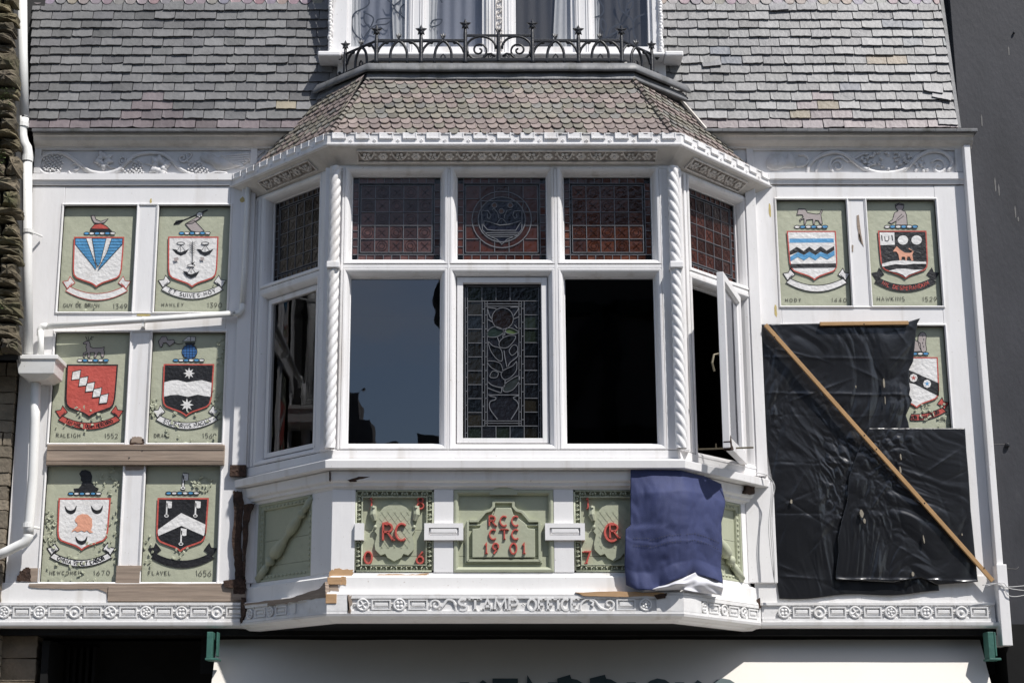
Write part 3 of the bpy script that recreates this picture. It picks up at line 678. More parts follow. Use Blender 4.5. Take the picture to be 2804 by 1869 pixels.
for p0_,p1_ in((BB[0],TB[0]),(BB[1],TB[1])):
    a_,b_=Vector(p0_),Vector(p1_);mb=MB();N_=14
    for k in range(N_):
        q0,q1=a_+(b_-a_)*(k/N_),a_+(b_-a_)*((k+1.25)/N_);mb.tube([q0+Vector((0,-.014,.010)),q1+Vector((0,-.004,.002))],[.021,.017],6,0,False,1,tuple(v*.9 for v in tilecol(0,0,k)))
    H(mb,'hip_tiles','tile')
# hips are covered; white valley boards against the slates
for s_,pA,pB,pC in((-1,BL_,BB[0],TL_),(1,BR_,BB[1],TR_)):
    A_,B_,C_=map(Vector,(pA,pB,pC));nn=(B_-A_).cross(C_-A_)
    P=[]
    for z in(6.19,6.43):
        y=-.105+.17*(z-6.2)-.03;x=A_.x-(nn.y*(y-A_.y)+nn.z*(z-A_.z))/nn.x;P.append((x-s_*.01,y-.004,z))
    mb=MB();mb.tube(P,.013,4);H(mb,'valley_fillet','soffit_paint')
# lead apron and flat roof
def loop(pts,z): return [(p[0],p[1],z) for p in pts]
TP=[TL_[:2],TB[0][:2],TB[1][:2],TR_[:2]]
mb=MB();mb.sweep(TP,[(-.08,6.42),(.032,6.425),(.036,6.432),(.018,6.487),(-.02,6.49),(-.08,6.49)]);H(mb,'lead_flashing','lead')
mb=MB()
P2=[(p[0],p[1]) for p in TP];vs=[];fs=[];prof=[(.03,6.488),(.052,6.482),(.055,6.500),(.040,6.545),(.01,6.562),(-.08,6.566)]
pts=[]
for i in range(3):
    n=[10,48,10][i]
    for k in range(n): pts.append((P2[i][0]+(P2[i+1][0]-P2[i][0])*k/n,P2[i][1]+(P2[i+1][1]-P2[i][1])*k/n))
pts.append(P2[3]);offs=[offset(pts,o) for o,z in prof]
for i in range(len(pts)):
    for j,(o,z) in enumerate(prof):
        x,y=offs[j][i];k=noise.noise(Vector((x*7,y*7,z*9)))*.010;vs.append((x,y+k*.8,z+k*.7))
K=len(prof)
for i in range(len(pts)-1):
    for j in range(K-1): fs.append((i*K+j,i*K+j+1,(i+1)*K+j+1,(i+1)*K+j))
mb.add(vs,fs);q=offset(TP,-.05);mb.add([(x,y,6.564) for x,y in q]+[(1.6,.2,6.564),(-1.2,.2,6.564)],[(0,1,2,3,4,5)]);H(mb,'lead_roll','lead',smooth=True)
mb=MB();mb.box(-.70,1.10,-.40,-.36,6.566,6.60);H(mb,'upstand','soffit_paint')
# ================================================================ DORMER
DY=-.11;dor=MB()
def dbox(name,x0,x1,z0,z1,y0=DY,y1=.15,mat='white_paint'):
    mb=MB();mb.box(x0,x1,y0,y1,z0,z1);return H(mb,name,mat,bevel=.003)
dbox('dormer_wall',-1.02,1.42,6.565,6.755,-.06,.15)
mb=MB();random.seed(5)
for xa,xb in((-1.155,-.985),(1.40,1.535)):
    mb.add(*[ [(xa,-.21,6.735),(xb,-.21,6.735),(xb,.05,6.735),(xa,.05,6.735),(xa,-.21,6.775),(xb,-.21,6.775),(xb,.05,6.80),(xa,.05,6.80)],[(3,2,1,0),(4,5,6,7),(0,1,5,4),(1,2,6,5),(2,3,7,6),(3,0,4,7)] ])
mb.box(-.985,1.40,-.19,.05,6.748,6.775);H(mb,'dormer_sill','white_paint',bevel=.010)
DG=[(-.912,-.522),(-.335,.075),(.265,.665),(.845,1.185)]
DG=[U(963,60,DY+.05)[0]*1,U(1109,60,DY+.05)[0],U(1174,60,DY+.05)[0],U(1320,60,DY+.05)[0],U(1412,60,DY+.05)[0],U(1562,60,DY+.05)[0],U(1627,60,DY+.05)[0],U(1773,60,DY+.05)[0]]
DG=[(DG[i],DG[i+1]) for i in range(0,8,2)]
dbox('dormer_post',-1.06,DG[0][0]-.03,6.775,8.2);dbox('dormer_post',DG[3][1]+.03,1.372,6.775,8.2)
for xx in(-1.075,1.385):
    mb=MB()
    for k in range(60): mb.ball((xx+random.uniform(-.004,.004),DY-.01,6.78+k*.024),.022,seg=6,rings=4,sx=.8,sz=1.2)
    H(mb,'dormer_edge_flashing','white_paint',smooth=True)
for i in(0,1,2):
    a,b=DG[i][1]+.03,DG[i+1][0]-.03
    mb=MB();mb.box(a,b,DY,.15,6.775,8.2);w=(b-a)
    for t in(.12,.26,.74,.88): mb.box(a+w*t-.005,a+w*t+.005,DY-.006,DY,6.78,8.2)
    H(mb,'dormer_post','white_paint',bevel=.003)
    if i==1:
        mb=MB();c=(a+b)/2-.0
        for k in range(24):
            z=6.80+k*.045;s=1 if k%2 else -1
            mb.tube([(c-s*.016,DY-.008,z),(c-s*.006,DY-.010,z+.018),(c+s*.010,DY-.010,z+.010),(c+s*.016,DY-.008,z+.030)],.0055,5)
        mb.box(c-.026,c-.022,DY-.012,DY,6.8,8.2);mb.box(c+.022,c+.026,DY-.012,DY,6.8,8.2)
        H(mb,'carved_strip','dirty_relief')
for i,(a,b) in enumerate(DG):
    mb=MB();mb.box(a-.03,b+.03,DY+.02,.1,6.775,6.862);mb.box(a-.03,a,DY+.02,.1,6.862,8.2);mb.box(b,b+.03,DY+.02,.1,6.862,8.2);mb.box(a-.03,b+.03,DY+.02,.1,7.9,8.2)
    fr=H(mb,'dormer_window','white_paint',bevel=.003)
    mb=MB();mb.flat([(a,6.862),(b,6.862),(b,7.9),(a,7.9)],DY+.035);mb.build('pane','clear_glass',fr)
mb=MB();mb.box(-1.0,1.35,1.2,1.3,6.6,8.4);mb.box(-1.0,1.35,.16,1.3,8.3,8.4);mb.box(-1.1,-1.0,.16,1.3,6.6,8.4);mb.box(1.35,1.45,.16,1.3,6.6,8.4);H(mb,'dormer_room','dark_room')
# curtains (hang inside): one per window
CUR=[('net_grey',1,'grey net curtain printed with vines in the leftmost upper window'),('net_grey',1,'grey net curtain drawn part way in the upper window left of the carved strip'),('net_dark',0,'dark net with pale side curtain in the upper window right of the carved strip'),('net_dark',1,'dark net curtain printed with black vines in the rightmost upper window')]
def cpx(x,y,b=0): return U((1380 if b else 900)+x/4.525,y/4.525,DY+.06)
for i,((a,b),(mt,_,lab)) in enumerate(zip(DG,CUR)):
    t=thing('curtain',lab,'curtain',((a+b)/2,DY+.12,6.87),'curtains hanging in the upper windows')
    mb=MB();n=60;w=b-a+.04;vs=[];fs=[]
    for k in range(n+1):
        for j in range(2): vs.append((a-.02+w*k/n,DY+.078+.006*math.sin(k*.55+i),6.84+j*1.1))
    for k in range(n): fs.append((2*k,2*k+2,2*k+3,2*k+1))
    mb.add(vs,fs);mb.build('net',mt,t,smooth=True)
    # brighter opaque folds
    mb=MB();L=[(a-.02,a+.075),(b-.085,b+.02)] if i==0 else [(a-.02,a+.07)] if i==1 else [(b-.12,b+.02)] if i==2 else [(a-.02,a+.03)]
    for x0,x1 in L:
        vs=[];fs=[];N=14
        for r in range(13):
            z=6.84+r*1.1/12;wv=.012*math.sin(z*5+i)
            for k in range(N+1):
                u=k/N;X=x0+(x1-x0)*u+(wv*u if x0<a else wv*(1-u));vs.append((X,DY+.052+.006*math.sin(k*1.3),z))
        for r in range(12):
            for k in range(N): fs.append((r*(N+1)+k,r*(N+1)+k+1,(r+1)*(N+1)+k+1,(r+1)*(N+1)+k))
        mb.add(vs,fs)
    mb.build('side_fold','net',t,smooth=True)
    mb=MB()
    V=[]
    if i==0: V=[(0,[(500,0),(500,60),(450,110),(330,170),(290,260),(300,380),(350,460),(420,510)]),(0,[(440,480),(520,370),(600,325),(720,310),(775,245),(620,255),(590,300)]),(0,[(515,360),(450,290),(440,230),(455,180),(540,220),(555,270),(520,350)]),(0,[(720,0),(800,80),(820,130),(880,190),(940,245)]),(0,[(800,90),(880,30),(900,0)]),(0,[(900,190),(895,110),(940,65)])]
    if i==1: V=[(0,[(1385,0),(1405,50)]),(0,[(1260,350),(1330,335),(1380,310),(1400,255),(1300,265),(1265,310)])]
    if i==3: V=[(1,[(1160,0),(1230,100),(1215,190),(1120,230)]),(1,[(1240,480),(1310,450),(1400,400),(1435,315),(1320,370),(1290,450)]),(1,[(1235,480),(1245,400),(1265,340),(1240,270),(1205,250),(1200,340),(1240,410)]),(1,[(1415,0),(1425,80),(1460,150),(1560,230),(1600,320),(1600,420),(1640,510)]),(1,[(1600,290),(1640,230),(1760,180)]),(1,[(1510,180),(1520,80),(1590,20),(1590,90),(1520,170)])]
    for bb,pts in V: mb.ribbon([cpx(x,y,bb) for x,y in smooth2(pts,5)],.011,DY+.044,DY+.0445)
    if V: mb.build('vine_pattern','vine',t)
# ================================================================ GLAZING
random.seed(11)
def leaded(T,x0,x1,z0,z1,y,hue,name='stained_glass_light',motif=True,crest=False):
    mb=MB(T);mb.box(x0-.01,x1+.01,y+.006,y+.010,z0-.01,z1+.01,0,(.008,.006,.006))
    W,Hh=x1-x0,z1-z0;b=.042;g=.016
    def colr(k=1.):
        s=random.uniform(.35,1.0)*k;return tuple(q*s for q in hue)
    def pane(a,bq,c,d,k=1.): 
        dy=random.uniform(-.0015,.0015);dz=random.uniform(-.0015,.0015)
        mb.add([(a,y+dy,c),(bq,y-dy,c),(bq,y-dy+dz,d),(a,y+dy+dz,d)],[(0,1,2,3)],0,colr(k))
    def bar(a,c,e,d,w=.0042): mb.ribbon([(a,c),(e,d)],w,y-.006,y+.004,1)
    # border
    n=9
    for k in range(n):
        w=(W-2*b)/n
        for zz in(z0,z1-b): pane(x0+b+k*w,x0+b+(k+1)*w,zz,zz+b,1.35);bar(x0+b+k*w,zz,x0+b+k*w,zz+b)
        h=(Hh-2*b)/n
        for xx in(x0,x1-b): pane(xx,xx+b,z0+b+k*h,z0+b+(k+1)*h,1.35);bar(xx,z0+b+k*h,xx+b,z0+b+k*h)
    for d in(.002,b,b+g):
        for q in(((x0+d,z0+d),(x1-d,z0+d)),((x1-d,z0+d),(x1-d,z1-d)),((x1-d,z1-d),(x0+d,z1-d)),((x0+d,z1-d),(x0+d,z0+d))): bar(*q[0],*q[1])
    a0,a1,c0,c1=x0+b+g,x1-b-g,z0+b+g,z1-b-g;pw,ph=(a1-a0)/5,(c1-c0)/5
    for i in range(5):
        for j in range(5):
            if crest and 0<i<4 and 0<j<4: continue
            if crest and (i,j) in((2,4),(2,0)) and j==4: pass
            pane(a0+i*pw,a0+(i+1)*pw,c0+j*ph,c0+(j+1)*ph)
            if motif and not crest:
                cx,cz=a0+(i+.5)*pw,c0+(j+.5)*ph;dk=tuple(q*.35 for q in hue)
                if (i+j)%2: 
                    for r in(.036,.020): mb.ribbon([(cx+r*math.cos(t*PI/6),cz+r*math.sin(t*PI/6)) for t in range(12)],.005,y-.003,None,0,True,dk)
                else:
                    for t in range(4): mb.ribbon([(cx,cz),(cx+.034*math.cos(t*PI/2+PI/4),cz+.034*math.sin(t*PI/2+PI/4))],.006,y-.003,None,0,False,dk)
    for i in range(1,5):
        if crest:
            bar(a0+i*pw,c0,a0+i*pw,c0+ph);bar(a0+i*pw,c1-ph,a0+i*pw,c1);bar(a0,c0+i*ph,a0+ph*.9,c0+i*ph);bar(a1-ph*.9,c0+i*ph,a1,c0+i*ph)
        else: bar(a0+i*pw,c0,a0+i*pw,c1);bar(a0,c0+i*ph,a1,c0+i*ph)
    if crest:
        cx,cz=(a0+a1)/2,(c0+c1)/2-.005;r1,r2=.205,.163
        mb.flat([(cx+r1*math.cos(t*PI/16),cz+r1*math.sin(t*PI/16)) for t in range(32)],y-.002,0,tuple(q*.5 for q in hue))
        mb.flat([(cx+r2*math.cos(t*PI/16),cz+r2*math.sin(t*PI/16)) for t in range(32)],y-.003,0,(.008,.008,.018))
        for r in(r1,r2): mb.ribbon([(cx+r*math.cos(t*PI/16),cz+r*math.sin(t*PI/16)) for t in range(32)],.006,y-.008,y,1,True)
        def e(x,yy): return (cx+(x-888)/ (1619/320)/4589*11.6, cz-(yy-860)/(1619/320)/4589*11.6)
        L=[[(600,590),(1190,600),(1170,740),(1165,1000),(1100,1090),(960,1150),(888,1220),(820,1150),(690,1090),(620,1010),(610,740),(600,590)],
           [(640,880),(720,900),(860,945),(1000,930),(1150,880)],[(640,880),(640,950),(690,1010),(780,1020),(1080,1020),(1150,900)],[(650,1055),(1150,1050)],[(690,1085),(1110,1080)],[(740,1110),(1060,1110)],
           [(600,730),(700,735),(740,800),(720,850),(690,840),(690,780)],[(1150,735),(1060,740),(1040,800),(1070,850),(1095,830),(1090,780)],
           [(750,720),(780,700),(830,760),(850,850)],[(1020,720),(960,730),(930,800),(920,850)],[(820,920),(870,850),(900,850),(960,920)]]
        for l in L: mb.ribbon([e(*p) for p in l],.005,y-.009,y,1)
        for p in((787,655),(1008,655),(885,740)):
            q=e(*p);mb.ribbon([(q[0]+.018*math.cos(t*PI/5),q[1]+.018*math.sin(t*PI/5)) for t in range(10)],.005,y-.009,y,1,True);mb.flat([(q[0]+.018*math.cos(t*PI/5),q[1]+.018*math.sin(t*PI/5)) for t in range(10)],y-.005,0,(.10,.04,.015))
    return H(mb,name,['glassstain','came'])
yg=.080
leaded(FC,*FX[0],5.038,5.64,yg,(.115,.058,.052));leaded(FC,*FX[1],5.038,5.64,yg,(.085,.026,.016),crest=True);leaded(FC,*FX[2],5.038,5.64,yg,(.105,.036,.020))
leaded(FL,*UL[0],5.038,5.64,yg,(.030,.018,.010));leaded(FR,*UL[1],5.038,5.64,yg,(.085,.026,.018))
def pane(T,x0,x1,z0,z1,y,par=house,gm='side_glass'):
    mb=MB(T);mb.flat([(x0,z0),(x1,z0),(x1,z1),(x0,z1)],y);o=mb.build('pane',gm,par);return o
pane(FC,FX[0][0]-.005,FX[0][1]+.005,3.752,4.91,.078,house,'pane_glass');pane(FC,FX[2][0]-.005,FX[2][1]+.005,3.752,4.91,.078)
# left cant casement (closed)
mb=MB(FL);a,b=UL[0];
for q in((a,a+.035,3.757,4.905),(b-.035,b,3.757,4.905),(a+.035,b-.035,3.757,3.79),(a+.035,b-.035,4.868,4.905)): mb.box(q[0],q[1],.035,.075,q[2],q[3])
cs=H(mb,'casement','white_paint',bevel=.003);pane(FL,a+.03,b-.03,3.785,4.873,.055,cs)
# central leaded casement
a,b=FX[1];mb=MB(FC)
for q in((a,a+.040,3.757,4.905),(b-.040,b,3.757,4.905),(a+.040,b-.040,3.757,3.79),(a+.040,b-.040,4.868,4.905)): mb.box(q[0],q[1],.035,.085,q[2],q[3])
cs=H(mb,'casement','white_paint',bevel=.003)
PY=-.60
def cc(x,y): return U(1200+x/3.1364,740+y/3.1364,PY)
mb=MB();xL,zT=cc(213,112);xR,zB=cc(895,1482);xL=-.082;xR=.455;zB=3.79;zT=4.868
mb.box(xL-.01,xR+.01,PY+.008,PY+.012,zB-.01,zT+.01,0,(.004,.004,.004))
def qd(x0,y0,x1,y1,c):
    p=[cc(x0,y0),cc(x1,y0),cc(x1,y1),cc(x0,y1)];d=random.uniform(-.002,.002);mb.add([(p[0][0],PY+d,p[0][1]),(p[1][0],PY-d,p[1][1]),(p[2][0],PY-d,p[2][1]),(p[3][0],PY+d,p[3][1])],[(0,1,2,3)],0,c)
def dk(): 
    s=random.uniform(.3,1.4);return random.choice([(.012*s,.017*s,.012*s),(.010*s,.010*s,.012*s),(.016*s,.014*s,.010*s),(.010*s,.013*s,.017*s)])
ys=[150]+[268+119*k for k in range(10)]+[1458]
for k in range(len(ys)-1):
    qd(252,ys[k],375,ys[k+1],dk());qd(738,ys[k],862,ys[k+1],dk())
for k in range(3):
    for yy in((150,268),(1338,1458)): qd(375+k*121,yy[0],375+(k+1)*121,yy[1],dk())
def ld(pts,w=.0040,sm=0): mb.ribbon([cc(*p) for p in (smooth2(pts,4) if sm else pts)],w,PY-.008,PY+.004,1)
for k in range(1,11): ld([(252,ys[k]),(375,ys[k])]);ld([(738,ys[k]-3),(860,ys[k]-3)])
for x in(232,252,377,400,421,693,714,738,862,880): ld([(x,150 if x in(232,252,862,880) else 268),(x,1465 if x in(232,252,862,880) else 1335)])
for y in(265,290,310,1293,1312,1336): ld([(377 if y in(265,1336) else 400,y),(738 if y in(265,1336) else 714,y)])
for y in(140,1460,1480): ld([(230,y),(880,y)])
for k in range(3): ld([(375+(k+0)*121,150),(375+k*121,268)],.004);ld([(375+k*121,1336),(375+k*121,1458)])
ld([(738,1336),(738,1458)])
for k in range(11):
    y=325+k*119
    if y<1460: ld([(232,y),(252,y)],.004);ld([(862,y-6),(880,y-6)],.004)
    if y<1330:ld([(377,y+10),(400,y+10)],.004);ld([(714,y+4),(738,y+4)],.004);ld([(400,y+60),(421,y+60)],.004);ld([(693,y+56),(714,y+56)],.004)
mb.flat([cc(*p) for p in [(421,310),(693,310),(693,1293),(421,1293)]],PY+.001,0,(.012,.012,.016))
cir=[(553+92*math.cos(t*PI/12),415+92*math.sin(t*PI/12)) for t in range(25)]
mb.flat([cc(*p) for p in cir[:-1]],PY-.001,0,(.010,.006,.005));ld(cir)
LV=[([(420,535),(450,498),(500,485),(560,515),(545,550),(490,575),(430,570)],(.018,.030,.024)),([(580,510),(620,495),(690,530),(650,548),(590,540)],(.09,.13,.05)),([(525,620),(560,580),(620,560),(665,570),(640,620),(590,665),(530,660)],(.006,.006,.006)),
([(430,615),(470,650),(530,670),(550,720),(545,780),(500,760),(450,690)],(.007,.007,.007)),([(425,780),(500,785),(540,810),(550,875),(480,850),(440,820)],(.007,.007,.007)),([(540,900),(560,860),(640,820),(672,785),(670,860),(620,920),(570,940)],(.005,.005,.006)),
([(555,1020),(590,960),(690,905),(690,960),(640,1025),(580,1045)],(.028,.034,.034)),([(445,900),(470,865),(515,880),(500,920),(450,920)],(.010,.010,.010)),([(610,690),(640,645),(675,650),(680,690),(640,730),(620,720)],(.010,.010,.012))]
for p,c in LV:
    q=smooth2(p,4,True);mb.flat([cc(*t) for t in q],PY-.001,0,c);mb.ribbon([cc(*t) for t in q],.004,PY-.008,PY+.002,1,True)
for l in([(560,515),(555,580)],[(575,515),(570,560)],[(505,570),(525,620)],[(565,690),(575,760),(590,830)],[(600,825),(620,790),(680,740),(680,690)],[(430,960),(470,990),(560,1005),(575,940)],[(425,1010),(500,1040),(540,1050),(545,1010)],[(430,1070),(690,1070)],[(440,1080),(490,1090),(490,1110),(445,1130),(445,1190),(510,1280)],[(690,1075),(645,1095),(680,1130),(685,1180),(625,1280)],[(421,325),(440,390),(460,420)],[(421,420),(465,445)],[(693,400),(645,420)],[(421,320),(500,330)],[(620,320),(690,322),(650,390)],[(655,470),(680,500)]): ld(l,.005,1)
mb.build('leaded_light',['glassstain','came'],cs)
# open casement in the right cant
Hn,Fr=(1.868,-.150),(1.655,-.775);TC=face(Fr,Hn);Lc=math.dist(Fr,Hn)
mb=MB(TC)
for q in((0,.05,3.70,4.905),(Lc-.055,Lc,3.70,4.905),(.05,Lc-.055,3.70,3.775),(.05,Lc-.055,4.85,4.905)): mb.box(q[0],q[1],-.022,.026,q[2],q[3])
mb.rectsweep(.05,Lc-.055,3.775,4.85,[(0,-.022),(.004,-.012),(.014,-.004),(.014,.02)])
cs=H(mb,'open_casement','white_paint',bevel=.003);pane(TC,.055,Lc-.06,3.78,4.845,.0,cs)
mb=MB(TC);mb.tube([(.01,.03,4.34),(-.012,.06,4.33),(-.03,.07,4.27),(-.02,.06,4.215)],.008,6);mb.build('handle','brass',cs)
mb=MB();mb.tube([(1.48,-.50,3.742),(1.86,-.60,3.735)],.006,6);mb.tube([(1.5,-.5,3.74),(1.5,-.5,3.775)],.005,6);mb.tube([(1.62,-.53,3.74),(1.62,-.53,3.775)],.005,6);mb.build('stay','brass',cs)
mb=MB(TC)
def blob(mb,cx,cz,rx,rz,y0,y1,n=14,rough=.35,m=0):
    mb.prism([(cx+rx*(1+random.uniform(-rough,rough))*math.cos(t*2*PI/n),cz+rz*(1+random.uniform(-rough,rough))*math.sin(t*2*PI/n)) for t in range(n)],y0,y1,m)
blob(mb,.03,3.74,.028,.045,-.025,.02);blob(mb,.06,3.71,.05,.014,-.026,.028)
mb.build('rotten_corner','rot',cs)
# ================================================================ HERALDIC PANELS
PMATS=['p_white','p_black','p_blue','p_red','p_peach','p_grey','ink','p_dkblue','board']
WH,BK,BU,RD,PE,GY,INK,DB=range(8)
YB=.028
class Art:
    def __init__(s,ox,oy,k): s.ox,s.oy,s.k=ox,oy,k;s.mb=MB();s.n=0;s.y=YB;s.scale=1/k*12.0/4589
    def p(s,q): return U(s.ox+q[0]/s.k,s.oy+q[1]/s.k,YB)
    def poly(s,pts,m,sm=0):
        s.n+=1
        if sm:pts=smooth2(pts,4,True)
        s.mb.flat([s.p(q) for q in pts],s.y-.0006*s.n,m)
    def raised(s,pts,m,t=.006):
        s.mb.prism([s.p(q) for q in pts],s.y-t,s.y+.004,m);s.y-=t
    def line(s,pts,w,m,sm=0,closed=False):
        s.n+=.2
        if sm:pts=smooth2(pts,4,closed)
        s.mb.ribbon([s.p(q) for q in pts],w*s.scale,s.y-.0006*(s.n+1),None,m,closed)
    def op(s,pts,m,w=7,lm=BK,sm=0):
        s.poly(pts,m,sm);s.line(pts,w,lm,sm,True)
    def text(s,t,x0,x1,yb,h,w,m,curve=None,jit=.05):
        s.n+=1
        # strokes in crop pixels, y down
        cv=None if curve is None else (lambda x:(-curve(x)[0],-curve(x)[1]))
        for st in strokes(t,x0,x1,-yb,h,curve=cv,jit=jit):
            # keep height h independent of the fit width
            s.mb.ribbon([s.p((x,-z)) for x,z in st],w*s.scale,s.y-.0006*s.n-.0006,None,m)
    def out(s,name,parent,label=None):
        o=s.mb.build(name,PMATS,parent)
        if label:o['label']=label
        s.mb=MB();s.n=0;s.y=YB;return o
def strokes_h(t,x0,x1,z0,h,curve=None,jit=0):
    return strokes(t,x0,x1,z0,h,curve=curve,jit=jit)
_os=strokes
def strokes(t,x0,x1,z0,h,fit=True,curve=None,jit=.0):
    L=textlen(t);k=(x1-x0)/L;kz=h;out=[];x=0
    for ch in t:
        a0=random.uniform(-jit,jit);dz=random.uniform(-jit,jit)*.8*h;w_=WID.get(ch,.56);kx=min(k,kz*1.15)
        for st in FONT.get(ch,[]):
            q=[]
            for (u,v) in st:
                cxx=x0+(x+w_/2)*k;lx=(u-w_/2)*kx;lz=v*kz
                z,ang=(z0,0) if curve is None else curve(cxx)
                ang+=a0
                q.append((cxx+lx*math.cos(ang)-lz*math.sin(ang),z+dz+lx*math.sin(ang)+lz*math.cos(ang)))
            out.append(q)
        x+=w_+.22
    return out
def shield_pts(cx,h,yt,yb,lean):
    P=[(-1,0),(1,0),(.99,.33),(.975,.64),(.93,.76),(.82,.82),(.55,.87),(.25,.92),(.1,.96),(0,1),(-.1,.96),(-.25,.92),(-.55,.87),(-.82,.82),(-.93,.76),(-.975,.64),(-.99,.33)]
    return [(cx+x*h+lean*t,yt+t*(yb-yt)) for x,t in P]
def shield(A,parent,cx,h,yt,yb,lean,field,edge=RD,charges=None,label=None):
    pts=shield_pts(cx,h,yt,yb,lean)
    A.raised(pts,field);A.line(pts,13 if A.k>3 else 10,edge,0,True)
    if charges:charges(A)
    return A.out('shield',parent,label)
def torse(A,parent,cx,y,s,first=BU):
    for i in range(6):
        x=cx+(i-2.5)*48*s;A.op([(x+26*s*math.cos(t*PI/5),y+13*s*math.sin(t*PI/5)) for t in range(10)],(BU if (i%2==0)==(first==BU) else WH),5)
    A.out('wreath',parent)
def scroll(A,parent,cx,yc,s,col_=WH,lm=BK,motto=None,tc=BK,right_only=False):
    def tp(x): return yc-64*s*(x/245)**2
    def bt(x): return yc+60*s-86*s*(x/285)**2
    xs=[-245+49*i for i in range(11)]
    if right_only: xs=[x for x in xs if x>=-60]
    for sg in((1,) if right_only else (-1,1)):
        tail=[(sg*x,y) for x,y in [(200,-100),(245,-160),(262,-120),(312,-112),(272,-50),(255,-55),(215,-90)]]
        A.op([(cx+x*s,yc+y*s) for x,y in tail],col_,6,lm)
        for k in range(3): A.line([(cx+sg*(225+12*k)*s,yc+(-100+10*k)*s),(cx+sg*(240+12*k)*s,yc+(-68+8*k)*s)],5,lm)
    top=[(cx+x*s,tp(x)) for x in xs];xb=[-285+57*i for i in range(11)]
    if right_only: xb=[x for x in xb if x>=-60]
    bot=[(cx+x*s,bt(x)) for x in xb][::-1]
    A.op(top+bot,col_,6,lm);o=A.out('motto_scroll',parent)
    if motto:
        f=lambda x:(yc+46*s-78*s*((x-cx)/s/265)**2,-2*78*((x-cx)/s/265)/265)
        A.y-=.003
        A.text(motto,cx-(222 if not right_only else 60)*s,cx+222*s,0,33*s,5.2,tc,curve=lambda x:f(x),jit=.08)
        A.out('motto',o)
def panel_board(parent,x0,x1,z0,z1,seed,peel=0,reg=None):
    random.seed(seed)
    mb=MB();mb.box(x0-.002,x1+.002,.030,.045,z0-.002,z1+.002);mb.build('board','board',parent)
    if peel:
        fl=MB();ul=MB()
        for i in range(peel):
            fx,fz=random.random(),random.random()
            if reg: 
                rr=random.choice(reg);fx=rr[0]+(rr[2]-rr[0])*fx;fz=rr[1]+(rr[3]-rr[1])*fz
            if .03<fz<.15 and (.02<fx<.47 or .55<fx<.98) and random.random()<.85: continue
            if .16<fz<.30 and .12<fx<.88 and random.random()<.5: continue
            x=x0+(x1-x0)*fx;z=z0+(z1-z0)*fz;a=random.uniform(0,PI);w=random.uniform(.005,.018);h=random.uniform(.003,.008)
            ca,sa=math.cos(a),math.sin(a);lift=random.uniform(.001,.007)
            def q(u,v,y): return (min(max(x+u*ca-v*sa,x0+.001),x1-.001),y,min(max(z+u*sa+v*ca,z0+.001),z1-.001))
            fl.add([q(-w,-h,.0215),q(w*.8,-h*.7,.021),q(w,h,.026-lift),q(-w*.6,h*1.3,.024-lift),q(0,h*1.6,.022-lift)],[(0,1,2,4,3)])
            if i%2: ul.flat([ (p[0],p[2]) for p in [q(-w*.9,0,0),q(w*.7,-h*.6,0),q(w*.9,h*1.2,0),q(0,h*2.1,0),q(-w*.6,h*1.2,0)]],.0255)
        fl.build('paint_flakes','flake',parent)['kind']='stuff'
        if ul.f: ul.build('bare_patches','underlay',parent)['kind']='stuff'
GRP='painted coats of arms set in the white timber frame'
def panel(label,x0,x1,z0,z1): return thing('heraldic_panel',label,'heraldic panel',((x0+x1)/2,.03,z0),GRP)
# 1 Guy de Brian
t=panel('green panel with blue striped wedge on a white shield, lettered GUY DE BRIAN 1349',*LX[0],*LZ[0]);panel_board(t,*LX[0],*LZ[0],1,7,[(0,0,1,.12)])
A=Art(0,500,3.3614)
def ch(A):
    A.op([(695,515),(795,517),(890,780),(880,805),(850,760),(695,570)],BU,5);A.op([(850,517),(980,517),(925,740),(905,775),(885,740),(865,600)],BU,5);A.op([(1030,517),(1130,517),(1128,570),(925,790),(905,812),(915,780),(990,640)],BU,5)
    for k in range(9):
        y=545+k*28;A.line([(700+max(0,(y-570))*.75,y),(805+(y-517)*.33,y)],3,BK);A.line([(858,y),(978-(y-517)*.25,y)],3,BK);A.line([(1022-(y-517)*.42,y),(1125-max(0,(y-570))*.9,y)],3,BK)
shield(A,t,914,226,507,958,-26,WH,charges=ch)
A.op([(838,305),(870,303),(885,340),(930,358),(998,330),(960,370),(905,375),(868,370),(850,340)],GY,6);A.op([(835,425),(870,385),(930,375),(980,400),(1010,428)],RD,6);A.op([(832,425),(1010,428),(1050,465),(830,452)],BK,3)
A.out('crest',t);torse(A,t,918,467,1)
scroll(A,t,890,1022,1,WH,RD)
A.text('GUY DE BRIAN',583,913,1145,32,4.8,INK);A.out('name_lettering',t);A.text('1349',1038,1172,1160,44,4.8,INK);A.out('date_lettering',t)
